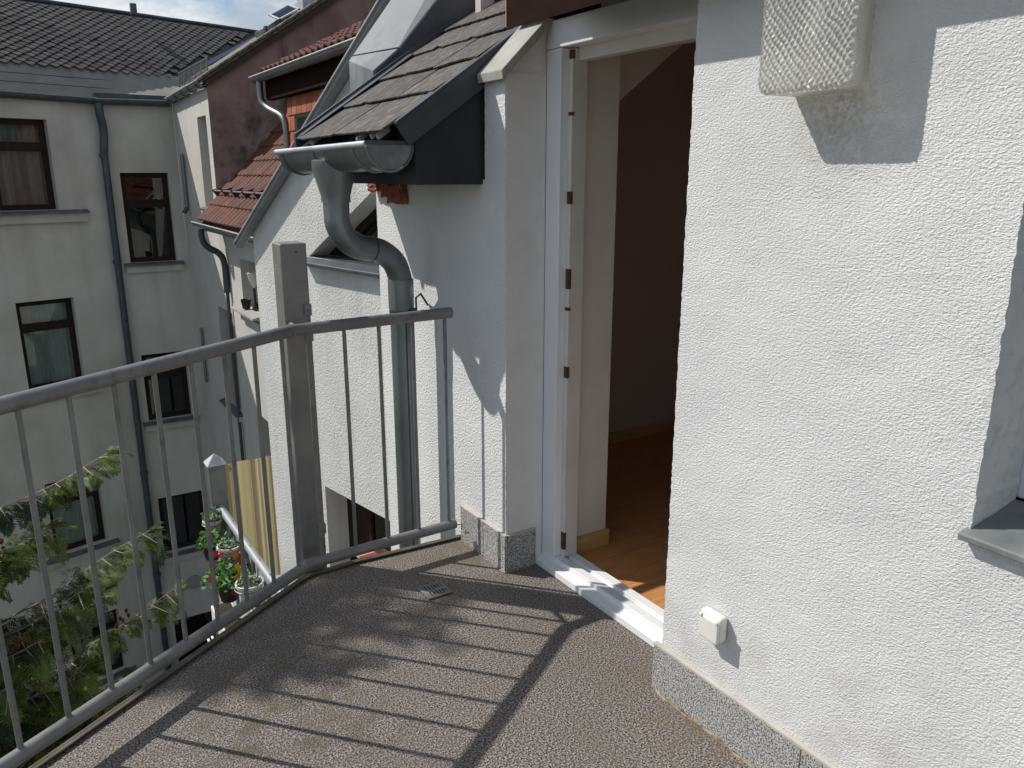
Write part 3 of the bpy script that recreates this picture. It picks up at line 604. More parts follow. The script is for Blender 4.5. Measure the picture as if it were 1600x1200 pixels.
# socket
so = thing('outdoor_socket', 'small cream outdoor socket with hinged lid, low on the white wall', 'socket', (W, 1.382, .355))
MB().box(W-.034, W-.002, 1.343, 1.424, .315, .395).build('housing', plastic_w, so, bevel=.010, seg=4)
MB().box(W-.045, W-.0345, 1.343, 1.414, .317, .385).build('lid', plastic_w, so, bevel=.005, seg=3)
for y in (1.349, 1.409): MB().tube([(W-.045, y-.004, .386), (W-.045, y+.004, .386)], .004, 8).build('hinge', plastic_w, so)

# ---------------------------------------------------------------- side house B
uB = Vector((-.18318, .98308, 0)); nB = Vector((-.98308, -.18318, 0)); fB = Frame((2.16, 5.06, 0), uB, nB)
sb = thing('side_house', 'white stucco house side with sloping metal verge and slanted window, behind the downpipe', 'house', (2.0, 6, -10))
def vz(s): return 1.06+.68*(2.06-s)
up_hole = [(.99, .985), (-.05, .975), (-.05, 1.55), (.09, 1.47), (.90, .995+.0)]
up_hole = [(.985, .985), (-.05, .975), (-.05, 1.575), (.10, 1.47)]
lo_hole = [(.965, -.905), (.022, -.905), (.022, -2.75), (.965, -2.75)]
wall_poly('gable_wall', fB, [(1.92, vz(1.92)-.03), (1.92, -9.99), (-.55, -9.99), (-.55, vz(-.55)-.03)], [up_hole, lo_hole], .22, stucco_b, sb)
MB().prism([fB.p(1.915, -9.99, -.225), fB.p(1.915, vz(1.915)-.05, -.225), fB.p(-2.2, vz(-2.2)-.05, -.225), fB.p(-2.2, -9.99, -.225)], nB*-.03).build('inner_lining', shade_backing, sb) if False else None
# verge flashing
a, b = fB.p(2.10, vz(2.10)-.02, .0), fB.p(-.6, vz(-.6)-.02, .0)
MB().obox(fB.p(2.10, vz(2.10)-.055, .015), b-a, nB*.07, Z*.035).build('verge_board', mat('verge_grey', (.20, .21, .22), (.27, .28, .29), 5, .6), sb)
MB().obox(fB.p(2.10, vz(2.10)-.020, -.02), b-a, nB*.12, Z*.016).build('verge_flashing', zinc_l, sb, bevel=.003)
# upper slanted window
w = MB(); d_ = -.17
w.prism([fB.p(.98, .99, d_), fB.p(-.05, .98, d_), fB.p(-.05, 1.04, d_), fB.p(.90, 1.045, d_)], nB*-.05)
w.prism([fB.p(.98, .99, d_+.001), fB.p(.88, .99, d_+.001), fB.p(.10, 1.40, d_+.001), fB.p(.10, 1.468, d_+.001)], nB*-.05)
uw = w.build('window', win_brown, sb)
MB().prism([fB.p(.92, 1.0, d_-.03), fB.p(-.05, 1.0, d_-.03), fB.p(-.05, 1.56, d_-.03), fB.p(.10, 1.46, d_-.03)], nB*-.006).build('pane', glass, uw)
MB().prism([fB.p(1.2, .7, d_-.3), fB.p(-.3, .7, d_-.3), fB.p(-.3, 1.7, d_-.3), fB.p(1.2, 1.7, d_-.3)], nB*-.02).build('shade_backing', shade_backing, uw)  # black sheet, painted shade behind the slanted pane
s_ = MB(); s_.prism([fB.p(1.02, .925, .075), fB.p(1.02, .950, .075), fB.p(1.02, .985, -.01), fB.p(1.02, .985, -.165), fB.p(1.02, .925, -.165)], uB*-1.2)
s_.build('window_sill', zinc_d, sb, bevel=.006)
# lower loggia opening with dark door, blue-grey glass and striped cloth
w = MB(); d_ = -.20
fbox(w, fB, .60, .965, -2.75, -.91, d_-.06, d_); fbox(w, fB, .03, .60, -1.0, -.91, d_-.06, d_)
lw_ = w.build('window', win_brown, sb)
f = MB(); fbox(f, fB, .03, .598, -1.36, -1.003, d_-.03, d_-.02); f.build('pane', glass, lw_)
f = MB(); fbox(f, fB, .03, .598, -2.75, -1.37, d_-.05, d_-.01); f.build('lower_panel', mat('reddish_panel', (.12, .03, .02), (.2, .06, .04), 6, .7), lw_)
sheet_wavy(fB, .20, .34, -1.36, -1.1, d_-.06, .01, 12, 3).build('curtain', curtain_m, lw_)
f = MB(); fbox(f, fB, .03, .60, -1.36, -1.0, d_-.12, d_-.11); f.build('pane_tone_sheet', mat('bluish_pane_tone', (.10, .125, .16)), lw_)  # added sheet, its blue-grey brightens the otherwise dark pane
f = MB(); fbox(f, fB, -.2, 1.1, -2.9, -.7, d_-.62, d_-.6); f.build('shade_backing', shade_backing, lw_)  # black sheet paints the inner shade of the opening
st = thing('striped_cloth', 'folded red and cream striped cloth on the lower balcony beside the wall opening', 'cloth', tuple(fB.p(.35, -1.42, -.1)))
for i in range(7):
    f = MB(); f.obox(fB.p(.60-.085*i, -1.42, -.17), uB*-.083, nB*.15+Z*.012, Z*.02); f.build('stripe', fl_red if False else mat('cloth_red', (.30, .05, .03)) if i % 2 else mat('cloth_cream', (.62, .50, .32)), st)

# ---------------------------------------------------------------- courtyard facades (plane X = 3.25)
XC = 3.25; fC = Frame((XC, 0, 0), (0, 1, 0), (-1, 0, 0))
th = thing('tall_house', 'tall cream house with bare brown firewall and lichen-edged roof across the courtyard', 'house', (4.5, 16, -10))
wall_poly('facade', fC, [(14.625, 3.0), (17.7494, 3.0), (17.7494, -9.99), (13.9, -9.99), (13.9, .1), (14.625, .1)],
          [[(14.90, 1.02), (15.60, 1.02), (15.60, 2.58), (14.90, 2.58)], [(14.30, -2.60), (15.38, -2.60), (15.38, -.78), (14.30, -.78)], [(14.30, -6.2), (15.38, -6.2), (15.38, -4.4), (14.30, -4.4)]], .26, render_t, th)
window(th, fC, 14.90, 15.60, 1.02, 2.58, .2, .66); sill(th, fC, 14.8, 15.7, .99, .09, h=.08, wm=render_t)
window(th, fC, 14.30, 15.38, -2.60, -.78, .2, .66); sill(th, fC, 14.2, 15.48, -2.63, .12, h=.10, wm=render_t)
window(th, fC, 14.30, 15.38, -6.2, -4.4, .2, .66); sill(th, fC, 14.2, 15.48, -6.23, .12, h=.10, wm=render_t)
MB().prism([(XC+.002, 14.62, -9.99), (XC+.002, 14.62, 3.12), (8.5, 14.62, 3.12+.66*5.25), (8.5, 14.62, -9.99)], (0, .2, 0)).build('firewall', brown_r, th)
up_ = Vector((1, 0, .66)); 
MB().prism([(3.12, 14.50, 3.055), (3.12, 14.50, 3.10), (8.6, 14.50, 3.10+.66*5.48), (8.6, 14.50, 3.055+.66*5.48)], (0, 3.3, 0)).build('roof', lichen, th)
for i in range(24):
    x = 3.10+i*.225; z = 3.10+.66*(x-3.12)
    MB().obox((x, 14.455+random.uniform(-.012, .012), z+.0), Vector((.26, 0, .66*.26+.012)), Vector((0, .30, 0)), Vector((-.02, 0, .035))).build('verge_tile', lichen, th, bevel=.008, seg=1)
MB().prism([(3.19, 14.53, 2.99), (3.19, 14.53, 3.135), (8.5, 14.53, 3.135+.66*5.31), (8.5, 14.53, 2.99+.66*5.31)], (0, .085, 0)).build('verge_board', mat('verge_dark', (.05, .045, .04)), th)
half_gutter([(3.17, 14.50, 3.10), (3.17, 17.60, 3.03)], .085).build('gutter', zinc, th, smooth=True)
MB().tube([(3.085, 14.5, 3.105), (3.085, 17.6, 3.035)], .012, 8).build('gutter_bead', zinc_l, th, smooth=True)
for i in range(5):
    y = 14.75+i*.62; MB().tube([(3.17+.088*cos(pi+pi*k/8), y, 3.09-.023*(y-14.5)+.088*sin(pi+pi*k/8)) for k in range(9)], .009, 5).build('gutter_bracket', zinc_d, th)
# short pipe stubs on the facade
MB().tube([(XC-.05, 17.05, 1.98), (XC-.05, 17.05, .95)], .035, 8).build('pipe_stub', zinc, th); MB().tube([(XC-.05, 17.05, .95), (XC-.12, 17.03, .86)], .045, 8).build('pipe_stub', zinc_d, th)
MB().tube([(XC-.05, 16.9, -1.45), (XC-.05, 16.9, -2.6)], .03, 8).build('pipe_stub', zinc, th)
# snow guard grille
sg = thing('snow_guard', 'light metal grille snow guard on the eave of the tall house', 'snow guard', (3.3, 16, 3.2))
for z0, z1, nm in ((.30, .31, 'top_rail'), (.06, .07, 'bottom_rail')):
    MB().tube([(3.30, 14.60, 3.17+z0), (3.30, 17.1, 3.17+z0)], .013, 6).build(nm, galv, sg)
for i in range(6):
    y = 14.65+i*.48; MB().tube([(3.36, y, 3.14), (3.28, y, 3.22), (3.31, y, 3.48)], .012, 5).build('support', galv, sg)
gm = MB()
for i in range(50): gm.tube([(3.30, 14.62+i*.05, 3.23), (3.30, 14.62+i*.05, 3.47)], .0045, 4, False)
gm.build('grille_bars', galv, sg, kind='stuff')
# skylight and chimney
sk = thing('roof_skylight', 'open roof skylight with metal frame tilted up beside the brick chimney', 'skylight', (4.8, 15.1, 4.2))
ZS = lambda x: 3.10+.66*(x-3.12)
f = MB(); o_ = Vector((4.555, 15.2, 4.317)); a_ = Vector((.384, 0, .217)); b_ = Vector((.03, -.5, -.145)); t_ = Vector((-.012, 0, .02))
f.obox(o_, a_, b_*.08, t_); f.obox(o_+b_*.92, a_, b_*.08, t_); f.obox(o_, a_*.08, b_, t_); f.obox(o_+a_*.92, a_*.08, b_, t_); f.build('frame', zinc_l, sk)
MB().obox(o_+a_*.08+b_*.08, a_*.84, b_*.84, t_*.3).build('pane', glass, sk)
MB().obox((4.46, 14.98, ZS(4.46)+.03), Vector((.55, 0, .36)), (0, .8, 0), (-.02, 0, .09)).build('kerb_frame', zinc, sk)
MB().tube([o_+a_*.5, (4.85, 15.0, ZS(4.85)+.12)], .012, 6).build('stay', zinc_d, sk)
MB().box(4.42, 4.50, 15.0, 15.12, ZS(4.42)+.0, ZS(4.42)+.16).build('latch_box', dark_pot, sk)
ch = thing('brick_chimney', 'small brick chimney with pale base flashing at the top of the roof', 'chimney', (5.3, 15.1, 4.4))
rows = 0
MB().box(5.12, 5.60, 15.0, 15.5, 4.30, 4.62).build('base', zinc_l, ch, bevel=.01)
MB().box(5.17, 5.55, 15.05, 15.45, 4.6, 5.6).build('core', mat('joint_mortar', (.35, .32, .3)), ch)
bme = MB().box(0, .12, 0, .012, 0, .055); bm0 = bme.build('brick', brick_m, ch); bm0.location = (5.16, 15.04, 4.64)
for r_ in range(14):
    for c_ in range(3):
        if r_ == 0 and c_ == 0: continue
        q = bm0.copy(); COL.objects.link(q); q.location = (5.16+c_*.128+(.02 if r_ % 2 else 0), 15.04, 4.64+r_*.067)

# ---------------------------------------------------------------- red-roofed house C
rc = thing('red_roofed_house', 'low white house with steep red tiled roof against the brown firewall', 'house', (4, 11, -10))
wall_poly('facade', fC, [(7.2, .72), (14.622, .72), (14.622, .102), (13.897, .102), (13.897, -9.99), (7.2, -9.99)],
          [[(12.35, -.53), (13.42, -.53), (13.42, .27), (12.35, .27)], [(12.25, -4.0), (13.2, -4.0), (13.2, -2.30), (12.25, -2.30)]], .3, render_t, rc)
window(rc, fC, 12.35, 13.42, -.53, .27, .24, None); sill(rc, fC, 12.22, 13.60, -.55, .18, h=0, m=mat('stone_sill', (.30, .29, .26), (.38, .37, .34), 7, .8))
MB().box(XC-.06, XC-.001, 12.4, 13.45, -.74, -.66).build('sill_band', render_t, rc)
window(rc, fC, 12.25, 13.2, -4.0, -2.30, .24, .66)
SC = 1.05; XE = 2.96; ZE = .80
def tile_sheet(o, u, v, nu, nv, pitch_u, pitch_v, amp, lift, m, name, parent):
    """pantile field: u across, v up the slope, every course stepped; real geometry joined"""
    o, u, v = Vector(o), Vector(u).normalized(), Vector(v).normalized(); nn = u.cross(v).normalized()
    if nn.z < 0: nn = -nn
    vs = []; fs = []; K = 6
    for j in range(nv):
        base = len(vs)
        for e, (vv, h) in enumerate(((0, lift), (pitch_v*1.08, 0), )):
            for i in range(nu*K+1):
                a = i/K; w_ = amp*(abs(sin(pi*(a % 1)))**.8)
                jx = noise.noise(Vector((int(a)*3.1, j*7.7, 0)))*.008
                vs.append(o+u*(a*pitch_u)+v*(j*pitch_v+vv)+nn*(w_+h+jx+.01))
        m_ = nu*K+1
        for i in range(nu*K): fs.append((base+i, base+i+1, base+m_+i+1, base+m_+i))
        b2 = len(vs)
        for i in range(nu*K+1): vs.append(vs[base+i]-nn*(.022))
        for i in range(nu*K): fs.append((base+i+1, base+i, b2+i, b2+i+1))
    return MB().add(vs, fs).build(name, m, parent, smooth=True, kind='stuff')
vC = Vector((1, 0, SC)); rfC = MB().prism([(XE-.02, 7.3, ZE-.05), (XE-.02, 7.3, ZE-.01), (7.0, 7.3, ZE-.01+SC*(7.0-XE)), (7.0, 7.3, ZE-.05+SC*(7.0-XE))], (0, 7.31, 0)).build('roof', tile_red, rc)
tile_sheet((XE-.03, 7.3, ZE), (0, 1, 0), vC, 33, 11, .22, .33, .075, .030, tile_red, 'roof_tiles', rfC)
MB().prism([(XE, 14.56, ZE+.05), (XE, 14.56, ZE+.11), (6.5, 14.56, ZE+.11+SC*(6.5-XE)), (6.5, 14.56, ZE+.05+SC*(6.5-XE))], (0, .055, 0)).build('wall_flashing', zinc_l, rfC)
half_gutter([(2.88, 7.3, .76), (2.88, 14.70, .80)], .075).build('gutter', zinc, rc, smooth=True)
MB().tube([(2.805, 7.3, .765), (2.805, 14.70, .805)], .012, 8).build('gutter_bead', zinc_l, rc, smooth=True)
MB().box(2.97, 3.245, 7.3, 14.55, .66, .735).build('eave_soffit', mat('soffit_grey', (.20, .20, .19)), rc)
MB().tube(smooth_path([(2.88, 14.35, .70), (2.88, 14.35, .55), (2.95, 14.33, .40), (3.12, 14.28, .28), (3.19, 14.26, .10), (3.19, 14.26, -.4)], 5), .055, 12).build('downpipe', zinc_d, rc, smooth=True)
MB().tube([(3.195, 14.26, -.3), (3.195, 14.26, -9.8)], .03, 8).build('downpipe', zinc_d, rc, smooth=True)
# snow guard on C
sg2 = thing('snow_guard', 'white bar snow guard on red brackets on the steep red roof', 'snow guard', (3.3, 13, 1.2))
MB().tube([(3.19, 11.2, 1.335), (3.19, 14.75, 1.325)], .016, 8).build('top_bar', galv, sg2); MB().tube([(3.26, 11.2, 1.23), (3.26, 14.0, 1.23)], .010, 8).build('lower_bar', galv, sg2)
for y in (11.9, 12.55, 13.2, 13.85, 14.5):
    MB().prism([(3.15, y, 1.34), (3.24, y, 1.36), (3.50, y, 1.44), (3.44, y, 1.26), (3.28, y, 1.17)], (0, .05, 0)).build('bracket', tile_red, sg2)
# dormer
DX = 3.52
dmr = MB().prism([(DX, 7.5, 1.3), (DX, 7.5, 2.72), (8, 7.5, 2.72), (8, 7.5, 1.3)], (0, 3.75, 0)).build('dormer', mat('dormer_board', (.10, .03, .02), (.16, .05, .03), 4, .7), rc)
MB().box(3.40, DX-.001, 7.5, 11.75, 2.60, 2.86).build('dormer_fascia', mat('dormer_fascia', (.014, .006, .005), rough=.9, spec=.1), rc)
for j in range(7):
    for i in range(10):
        if 2 <= i <= 5 and j < 5: continue
        y1 = 11.23-i*.2-(.1 if j % 2 else 0); z = 1.42+j*.2
        if j == 6: continue
        MB().obox((DX-.022, y1-.195, z-.06), (0, .193, 0), (.016, 0, .23), (-.012, 0, 0)).build('hung_tile', tile_orange, dmr, bevel=.004, seg=1)
MB().box(DX-.06, DX-.002, 9.9, 10.75, 1.55, 2.35).build('dormer_window', win_brown, rc)
MB().box(DX-.066, DX-.0605, 9.95, 10.7, 1.6, 2.3).build('dormer_pane', glass, rc)
tile_sheet((3.36, 7.5, 2.90), (0, 1, 0), (1, 0, .50), 20, 10, .21, .30, .07, .03, tile_red, 'dormer_tiles', dmr)
MB().prism([(3.36, 7.5, 2.84), (3.36, 7.5, 2.885), (7, 7.5, 2.885+.5*3.64), (7, 7.5, 2.84+.5*3.64)], (0, 4.34, 0)).build('dormer_roof', tile_red, rc)
half_gutter([(3.31, 7.4, 2.90), (3.31, 11.92, 2.90)], .075).build('gutter', zinc, rc, smooth=True)
MB().tube([(3.235, 7.4, 2.905), (3.235, 11.93, 2.905)], .012, 8).build('gutter_bead', zinc_l, rc, smooth=True)
MB().tube(smooth_path([(3.31, 11.70, 2.84), (3.31, 11.68, 2.60), (3.36, 11.55, 2.48), (3.45, 11.25, 2.36), (3.47, 11.17, 2.22), (3.47, 11.17, 1.9)], 5), .045, 12).build('downpipe', zinc, rc, smooth=True)
MB().tube([(3.47, 11.17, 2.0), (3.47, 11.17, 1.36)], .042, 12).build('downpipe', zinc, rc, smooth=True)
MB().tube([(3.47, 11.17, 2.09), (3.47, 11.17, 2.05)], .052, 12).build('pipe_collar', zinc, rc, smooth=True)
# white cone lantern in window of C
lt = thing('window_ornament', 'white tulip-shaped ornament on a dark stand in the small deep window', 'ornament', (3.33, 12.8, -.5))
MB().lathe((3.30, 12.86, 0), [(.0, -.17), (.03, -.15), (.075, -.02), (.10, .08), (.085, .08), (.0, .05)], 14).build('cup', cream_pot, lt, smooth=True)
MB().lathe((3.30, 12.86, 0), [(.0, -.5), (.06, -.5), (.05, -.46), (.02, -.4), (.02, -.16), (.0, -.16)], 12).build('stand', dark_pot, lt, smooth=True)
pt_ = thing('flower_pot', 'dark empty flower pot on the stone sill of the small window', 'pot', (3.2, 13.1, -.52))
MB().lathe((3.20, 13.05, 0), [(.0, -.51), (.06, -.51), (.085, -.36), (.075, -.36), (.05, -.40), (0, -.4)], 14).build('pot', dark_pot, pt_, smooth=True)

# ---------------------------------------------------------------- corner house L
lh = thing('corner_house', 'cream corner house with brown windows and dark slate roof at far left', 'house', (2, 18, -10))
uL = Vector((-.9637, -.2671, 0)); nL = Vector((.2671, -.9637, 0)); f1 = Frame((1.849, 17.75, 0), uL, nL); f2 = Frame((0, 17.75, 0), (1, 0, 0), (0, -1, 0))
H1 = []
for k_, (s0, s1) in enumerate(((.885, 1.87), (3.1, 4.1), (5.3, 6.3))):
    for z0, z1 in ((.95, 2.57), (-2.45, -.72), (-5.9, -4.33), (-9.0, -7.5)): H1.append((s0-(.03 if z1 < 0 else 0), s1, z0, z1, k_))
wall_poly('left_facade', f1, [(0, 3.0), (8, 3.0), (8, -9.99), (0, -9.99)], [[(a, c), (b, c), (b, d), (a, d)] for a, b, c, d, _ in H1], .25, render_c, lh)
for a, b, c, d, k_ in H1:
    window(lh, f1, a, b, c, d, .15, .70, curtain=(curtain_p if c > 0 else curtain_m) if c > -3 else curtain_m, mull=False)
    if c > 0: sill(lh, f1, a-.5, b+.5, c-.04, .13, h=.16)
    elif c > -3: sill(lh, f1, a-.26, b+.26, c-.04, .11, h=.15)
    else: sill(lh, f1, a-.2, b+.2, c-.04, .11, h=.12)
H2 = [(2.14, 3.03, -.15, 1.625), (2.12, 3.00, -3.52, -2.06), (2.10, 3.06, -6.62, -5.28), (2.12, 3.0, -9.9, -8.3)]
wall_poly('right_facade', f2, [(1.851, 3.0), (3.249, 3.0), (3.249, -9.99), (1.851, -9.99)], [[(a, c), (b, c), (b, d), (a, d)] for a, b, c, d in H2], .25, render_c, lh)
for a, b, c, d in H2:
    window(lh, f2, a, b, c, d, .15, .66 if c > -5 else None); sill(lh, f2, a-.12, b+.12, c-.03, .10, h=.13)
# eave: box band above gutter, roof plane, slates
half_gutter([f1.p(-.02, 2.98, .11), f1.p(8, 3.05, .11)], .10).build('gutter', zinc_d, lh, smooth=True)
MB().tube([f1.p(0, 2.985, .21), f1.p(8, 3.055, .21)], .014, 8).build('gutter_bead', zinc, lh, smooth=True)
half_gutter([f2.p(1.85, 2.97, .11), f2.p(3.18, 2.99, .11)], .10).build('gutter', zinc_d, lh, smooth=True)
MB().tube([f2.p(1.85, 2.975, .21), f2.p(3.16, 2.995, .21), (3.085, 17.45, 3.03)], .014, 8).build('gutter_bead', zinc, lh, smooth=True)
MB().box(1.85, 3.19, 17.62, 17.749, 3.0, 3.09).build('eave_board', zinc_d, lh)
bandm = mat('zinc_band', (.19, .19, .17), (.24, .24, .22), 3, .7)
MB().prism([f1.p(8, 3.02, .04), f1.p(8, 3.58, -.46), f1.p(-3.2, 3.58, -.46), f1.p(-1.45, 3.02, .04)], Z*-.03).build('eave_sheet', bandm, lh)
MB().add([f2.p(1.84, 3.03, .03), f2.p(3.9, 3.03, .03), f2.p(4.5, 3.57, -1.1), f2.p(1.70, 3.575, -.44)], [(0, 1, 2, 3)]).build('eave_sheet', bandm, lh)
for zz in (.32, .62):
    MB().tube([f1.p(8, 3.02+.56*zz+.006, .04-.5*zz), f1.p(-1.2, 3.02+.56*zz+.006, .04-.5*zz)], .006, 5).build('sheet_seam', zinc_d, lh)
PT = radians(35); uR = Vector((0, 0, 1))*sin(PT)-nL*cos(PT)
o_ = f1.p(0, 3.57, -.45); nR = uL.cross(uR).normalized(); nR = nR if nR.z > 0 else -nR
RL = 2.10/cos(PT)
rl = MB().prism([o_+uL*8.5-nR*.03, o_+uL*8.5+uR*RL-nR*.03, o_-uL*5.3+uR*RL-nR*.03, o_-uL*1.9-nR*.03], nR*.02).build('roof', slate_f, lh)
SW, SE = .215, .10
sv = [(-.012, 0), (.012, 0), (SW*.49, SE*.95), (SW*.49, SE*1.6), (-SW*.49, SE*1.6), (-SW*.49, SE*.95)]
sm = MB(); sm.prism([uL*a+uR*b+nR*(.030-b*.10) for a, b in sv], nR*.008); me = bpy.data.meshes.new('slate'); me.from_pydata(sm.v, [], sm.f); me.materials.append(slate_f)
cand = []
for j in range(-1, int(RL/SE)-1):
    lim_r = -1.75-(j*SE)*1.30
    s = 8.3
    while s > lim_r:
        cand.append((s+random.uniform(-.009, .009)-(SW*.5 if j % 2 else 0)+j*.0, j*SE+random.uniform(-.006, .006))); s -= SW
camp = Vector((0, 0, 1.6)); vis = [c for c in cand if c[0] < 1.9]; rest = [c for c in cand if c[0] >= 1.9]
vis.sort(key=lambda c: (o_+uL*c[0]+uR*c[1]-camp).length)
extra = vis[300:]; vis = vis[:300]
for i, (s, v) in enumerate(vis):
    q = bpy.data.objects.new('slate', me); COL.objects.link(q); adopt(q, rl); q.location = o_+uL*s+uR*v+nR*random.uniform(0, .006)
em = MB()
for s, v in rest+extra:
    b_ = o_+uL*s+uR*v; em.add([Vector(p)+b_ for p in sm.v], sm.f)
em.build('slates', slate_f, rl, kind='stuff')
MB().tube([o_+uL*8.5+uR*RL+nR*.02, o_-uL*5.35+uR*RL+nR*.02], .045, 8).build('ridge', zinc_d, lh, smooth=True)
MB().obox(o_-uL*5.3+uR*RL, (o_-uL*2.0+uR*.0)-(o_-uL*5.3+uR*RL), uL*-.16, nR*.05).build('valley_flashing', mat('blue_flashing', (.06, .08, .15)), lh)
vent = MB().box(3.04, 3.16, 20.1, 20.25, 4.95, 5.17).build('roof_vent', zinc_d, lh)
# corner downpipe
cd = thing('downpipe', 'long dark downpipe in the corner of the far cream house', 'downpipe', (1.86, 17.6, -10))
MB().tube(smooth_path([(1.90, 17.57, 2.90), (1.90, 17.57, 2.7), (1.93, 17.60, 2.5), (1.93, 17.62, 2.3), (1.90, 17.64, 2.0)], 4), .075, 12).build('bend', zinc_d, cd, smooth=True)
MB().tube([(1.90, 17.64, 2.05), (1.87, 17.64, -9.9)], .065, 12).build('pipe', zinc_d, cd, smooth=True)
for z in (1.95, -.1, -2.4, -4.6, -7): MB().tube([(1.885, 17.64, z+.04), (1.885, 17.64, z-.04)], .082, 12).build('collar', zinc_d, cd, smooth=True)
# round plaque / fan cover low on the wall
vc = tag(MB().tube([(2.63, 17.75, -7.45), (2.63, 17.70, -7.45)], .16, 20).build('wall_vent', mat('vent_grey', (.30, .30, .29)), None, smooth=True), 'round grey vent cover low on the shaded cream wall', 'vent')

# ---------------------------------------------------------------- lower balcony with screen and pots
lb = thing('lower_balcony', 'lower balcony with tubular steel rail and pyramid-capped grey post', 'balcony', (1.9, 7.2, -2.9))
MB().box(1.50, 3.24, 4.9, 8.45, -3.05, -2.88).build('slab', mat('concrete_b', (.30, .30, .29), (.38, .38, .36), 5, .9), lb)
MB().box(1.50, 1.66, 8.26, 8.42, -2.88, -1.36).build('post', zinc, lb, bevel=.006)
MB().add([(1.48, 8.24, -1.36), (1.68, 8.24, -1.36), (1.68, 8.44, -1.36), (1.48, 8.44, -1.36), (1.58, 8.34, -1.25)], [(0, 1, 4), (1, 2, 4), (2, 3, 4), (3, 0, 4), (0, 3, 2, 1)]).build('post_cap', zinc_l, lb)
for z, r in ((-1.85, .040), (-2.25, .020), (-2.6, .016)):
    MB().tube([(1.58, 8.26, z), (1.60, 5.0, z)], r, 12).build('rail', mat('rail_galv', (.33, .36, .38), (.42, .45, .47), 8, .45, metal=.4), lb, smooth=True)
for i in range(4): MB().tube([(1.585, 7.9-i*.85, -2.88), (1.585, 7.9-i*.85, -1.86)], .018, 8).build('rail_post', galv, lb)
for i in range(9): MB().tube([(1.58, 8.1-i*.33, -1.85), (1.585, 8.1-i*.33, -1.80), (1.61, 8.1-i*.33, -1.85), (1.585, 8.1-i*.33, -1.895), (1.56, 8.1-i*.33, -1.85)], .006, 5).build('cable_tie', dark_pot, lb)
mesh_m = mat('chicken_mesh_cloth', (.30, .31, .30), (.40, .41, .40), 60, .9)
MB().box(1.615, 1.618, 5.0, 8.25, -2.85, -1.9).build('mesh_infill', mesh_m, lb)
# screen
def screen_mat():
    m = bpy.data.materials.new('striped_screen_cloth'); m.use_nodes = True; t = m.node_tree; b = t.nodes['Principled BSDF']; K = t.links.new; b.inputs['Roughness'].default_value = .9
    co = t.nodes.new('ShaderNodeTexCoord'); sp = t.nodes.new('ShaderNodeSeparateXYZ'); K(co.outputs['Object'], sp.inputs[0])
    w1 = t.nodes.new('ShaderNodeTexNoise'); w1.noise_dimensions = '1D'; w1.inputs['Scale'].default_value = 17; w1.inputs['Detail'].default_value = 1; K(sp.outputs[0], w1.inputs['W'])
    r = t.nodes.new('ShaderNodeValToRGB'); r.color_ramp.interpolation = 'CONSTANT'; K(w1.outputs[0], r.inputs[0]); e = r.color_ramp.elements
    e[0].color = (*srgb(150, 136, 112), 1); e[0].position = 0; e[1].color = (*srgb(196, 184, 138), 1); e[1].position = .42; q = e.new(.60); q.color = (*srgb(158, 144, 116), 1); q = e.new(.66); q.color = (*srgb(206, 195, 150), 1)
    K(r.outputs[0], b.inputs['Base Color'])
    ts = t.nodes.new('ShaderNodeBsdfTranslucent'); K(r.outputs[0], ts.inputs[0]); mxs = t.nodes.new('ShaderNodeMixShader'); mxs.inputs[0].default_value = .45
    K(b.outputs[0], mxs.inputs[1]); K(ts.outputs[0], mxs.inputs[2]); K(mxs.outputs[0], t.nodes['Material Output'].inputs[0]); return m
fS = Frame((0, 8.36, 0), (1, 0, 0), (0, -1, 0))
sc = sheet_wavy(fS, 1.665, 3.2, -2.85, -1.40, 0, .012, 60, 6).build('privacy_screen', screen_mat(), None, smooth=True); tag(sc, 'yellow and tan striped cloth privacy screen at the end of the lower balcony', 'screen')

def leaves(c, r, n, size, seed=0, flat=1.):
    rg = random.Random(seed); mb = MB(); c = Vector(c)
    for _ in range(n):
        d = Vector((rg.gauss(0, 1), rg.gauss(0, 1), rg.gauss(0, 1)*flat)).normalized()*r*rg.uniform(.3, 1); d.z = abs(d.z)*.9
        p = c+d; a = Vector((rg.uniform(-1, 1), rg.uniform(-1, 1), rg.uniform(-.3, 1))).normalized(); b = a.orthogonal().normalized(); s = size*rg.uniform(.6, 1.3)
        mb.add([p-a*s, p+b*s*.5+a*.0, p+a*s, p-b*s*.5+a*.0], [(0, 1, 2, 3)])
    return mb
def pot(name, label, c, r, h, m, plant_mb, lm_, ring=True, plant='plant'):
    t = thing(name, label, 'flower pot', c, 'pots hanging on the lower balcony rail')
    MB().lathe(c, [(0, -h), (r*.72, -h), (r, -.02), (r*1.06, -.02), (r*1.06, .0), (r*.93, .0), (r*.9, -.03), (0, -.03)], 18).build('pot', m, t, smooth=True)
    MB().lathe(c, [(0, -.024), (r*.9, -.024)], 14).build('soil', soil, t)
    plant_mb.build(plant, lm_, t, kind='stuff')
    if ring:
        ring_ = [Vector(c)+Vector((r*1.09*cos(2*pi*k/16), r*1.09*sin(2*pi*k/16), -h*.35)) for k in range(17)]
        MB().tube(ring_, .005, 5).build('wire_ring', galv, t)
    return t
pot('flower_pot', 'farthest round white pot with pale green succulents, just below the rail end', (1.46, 8.15, -1.90), .095, .13, cream_pot, leaves((1.46, 8.15, -1.89), .13, 160, .026, 1), leaf_s)
pot('flower_pot', 'dark trough overflowing with bright green herbs, below the far rail end', (1.40, 7.95, -2.09), .11, .15, dark_pot, leaves((1.40, 7.95, -2.08), .17, 260, .03, 2), leaf_g, False)
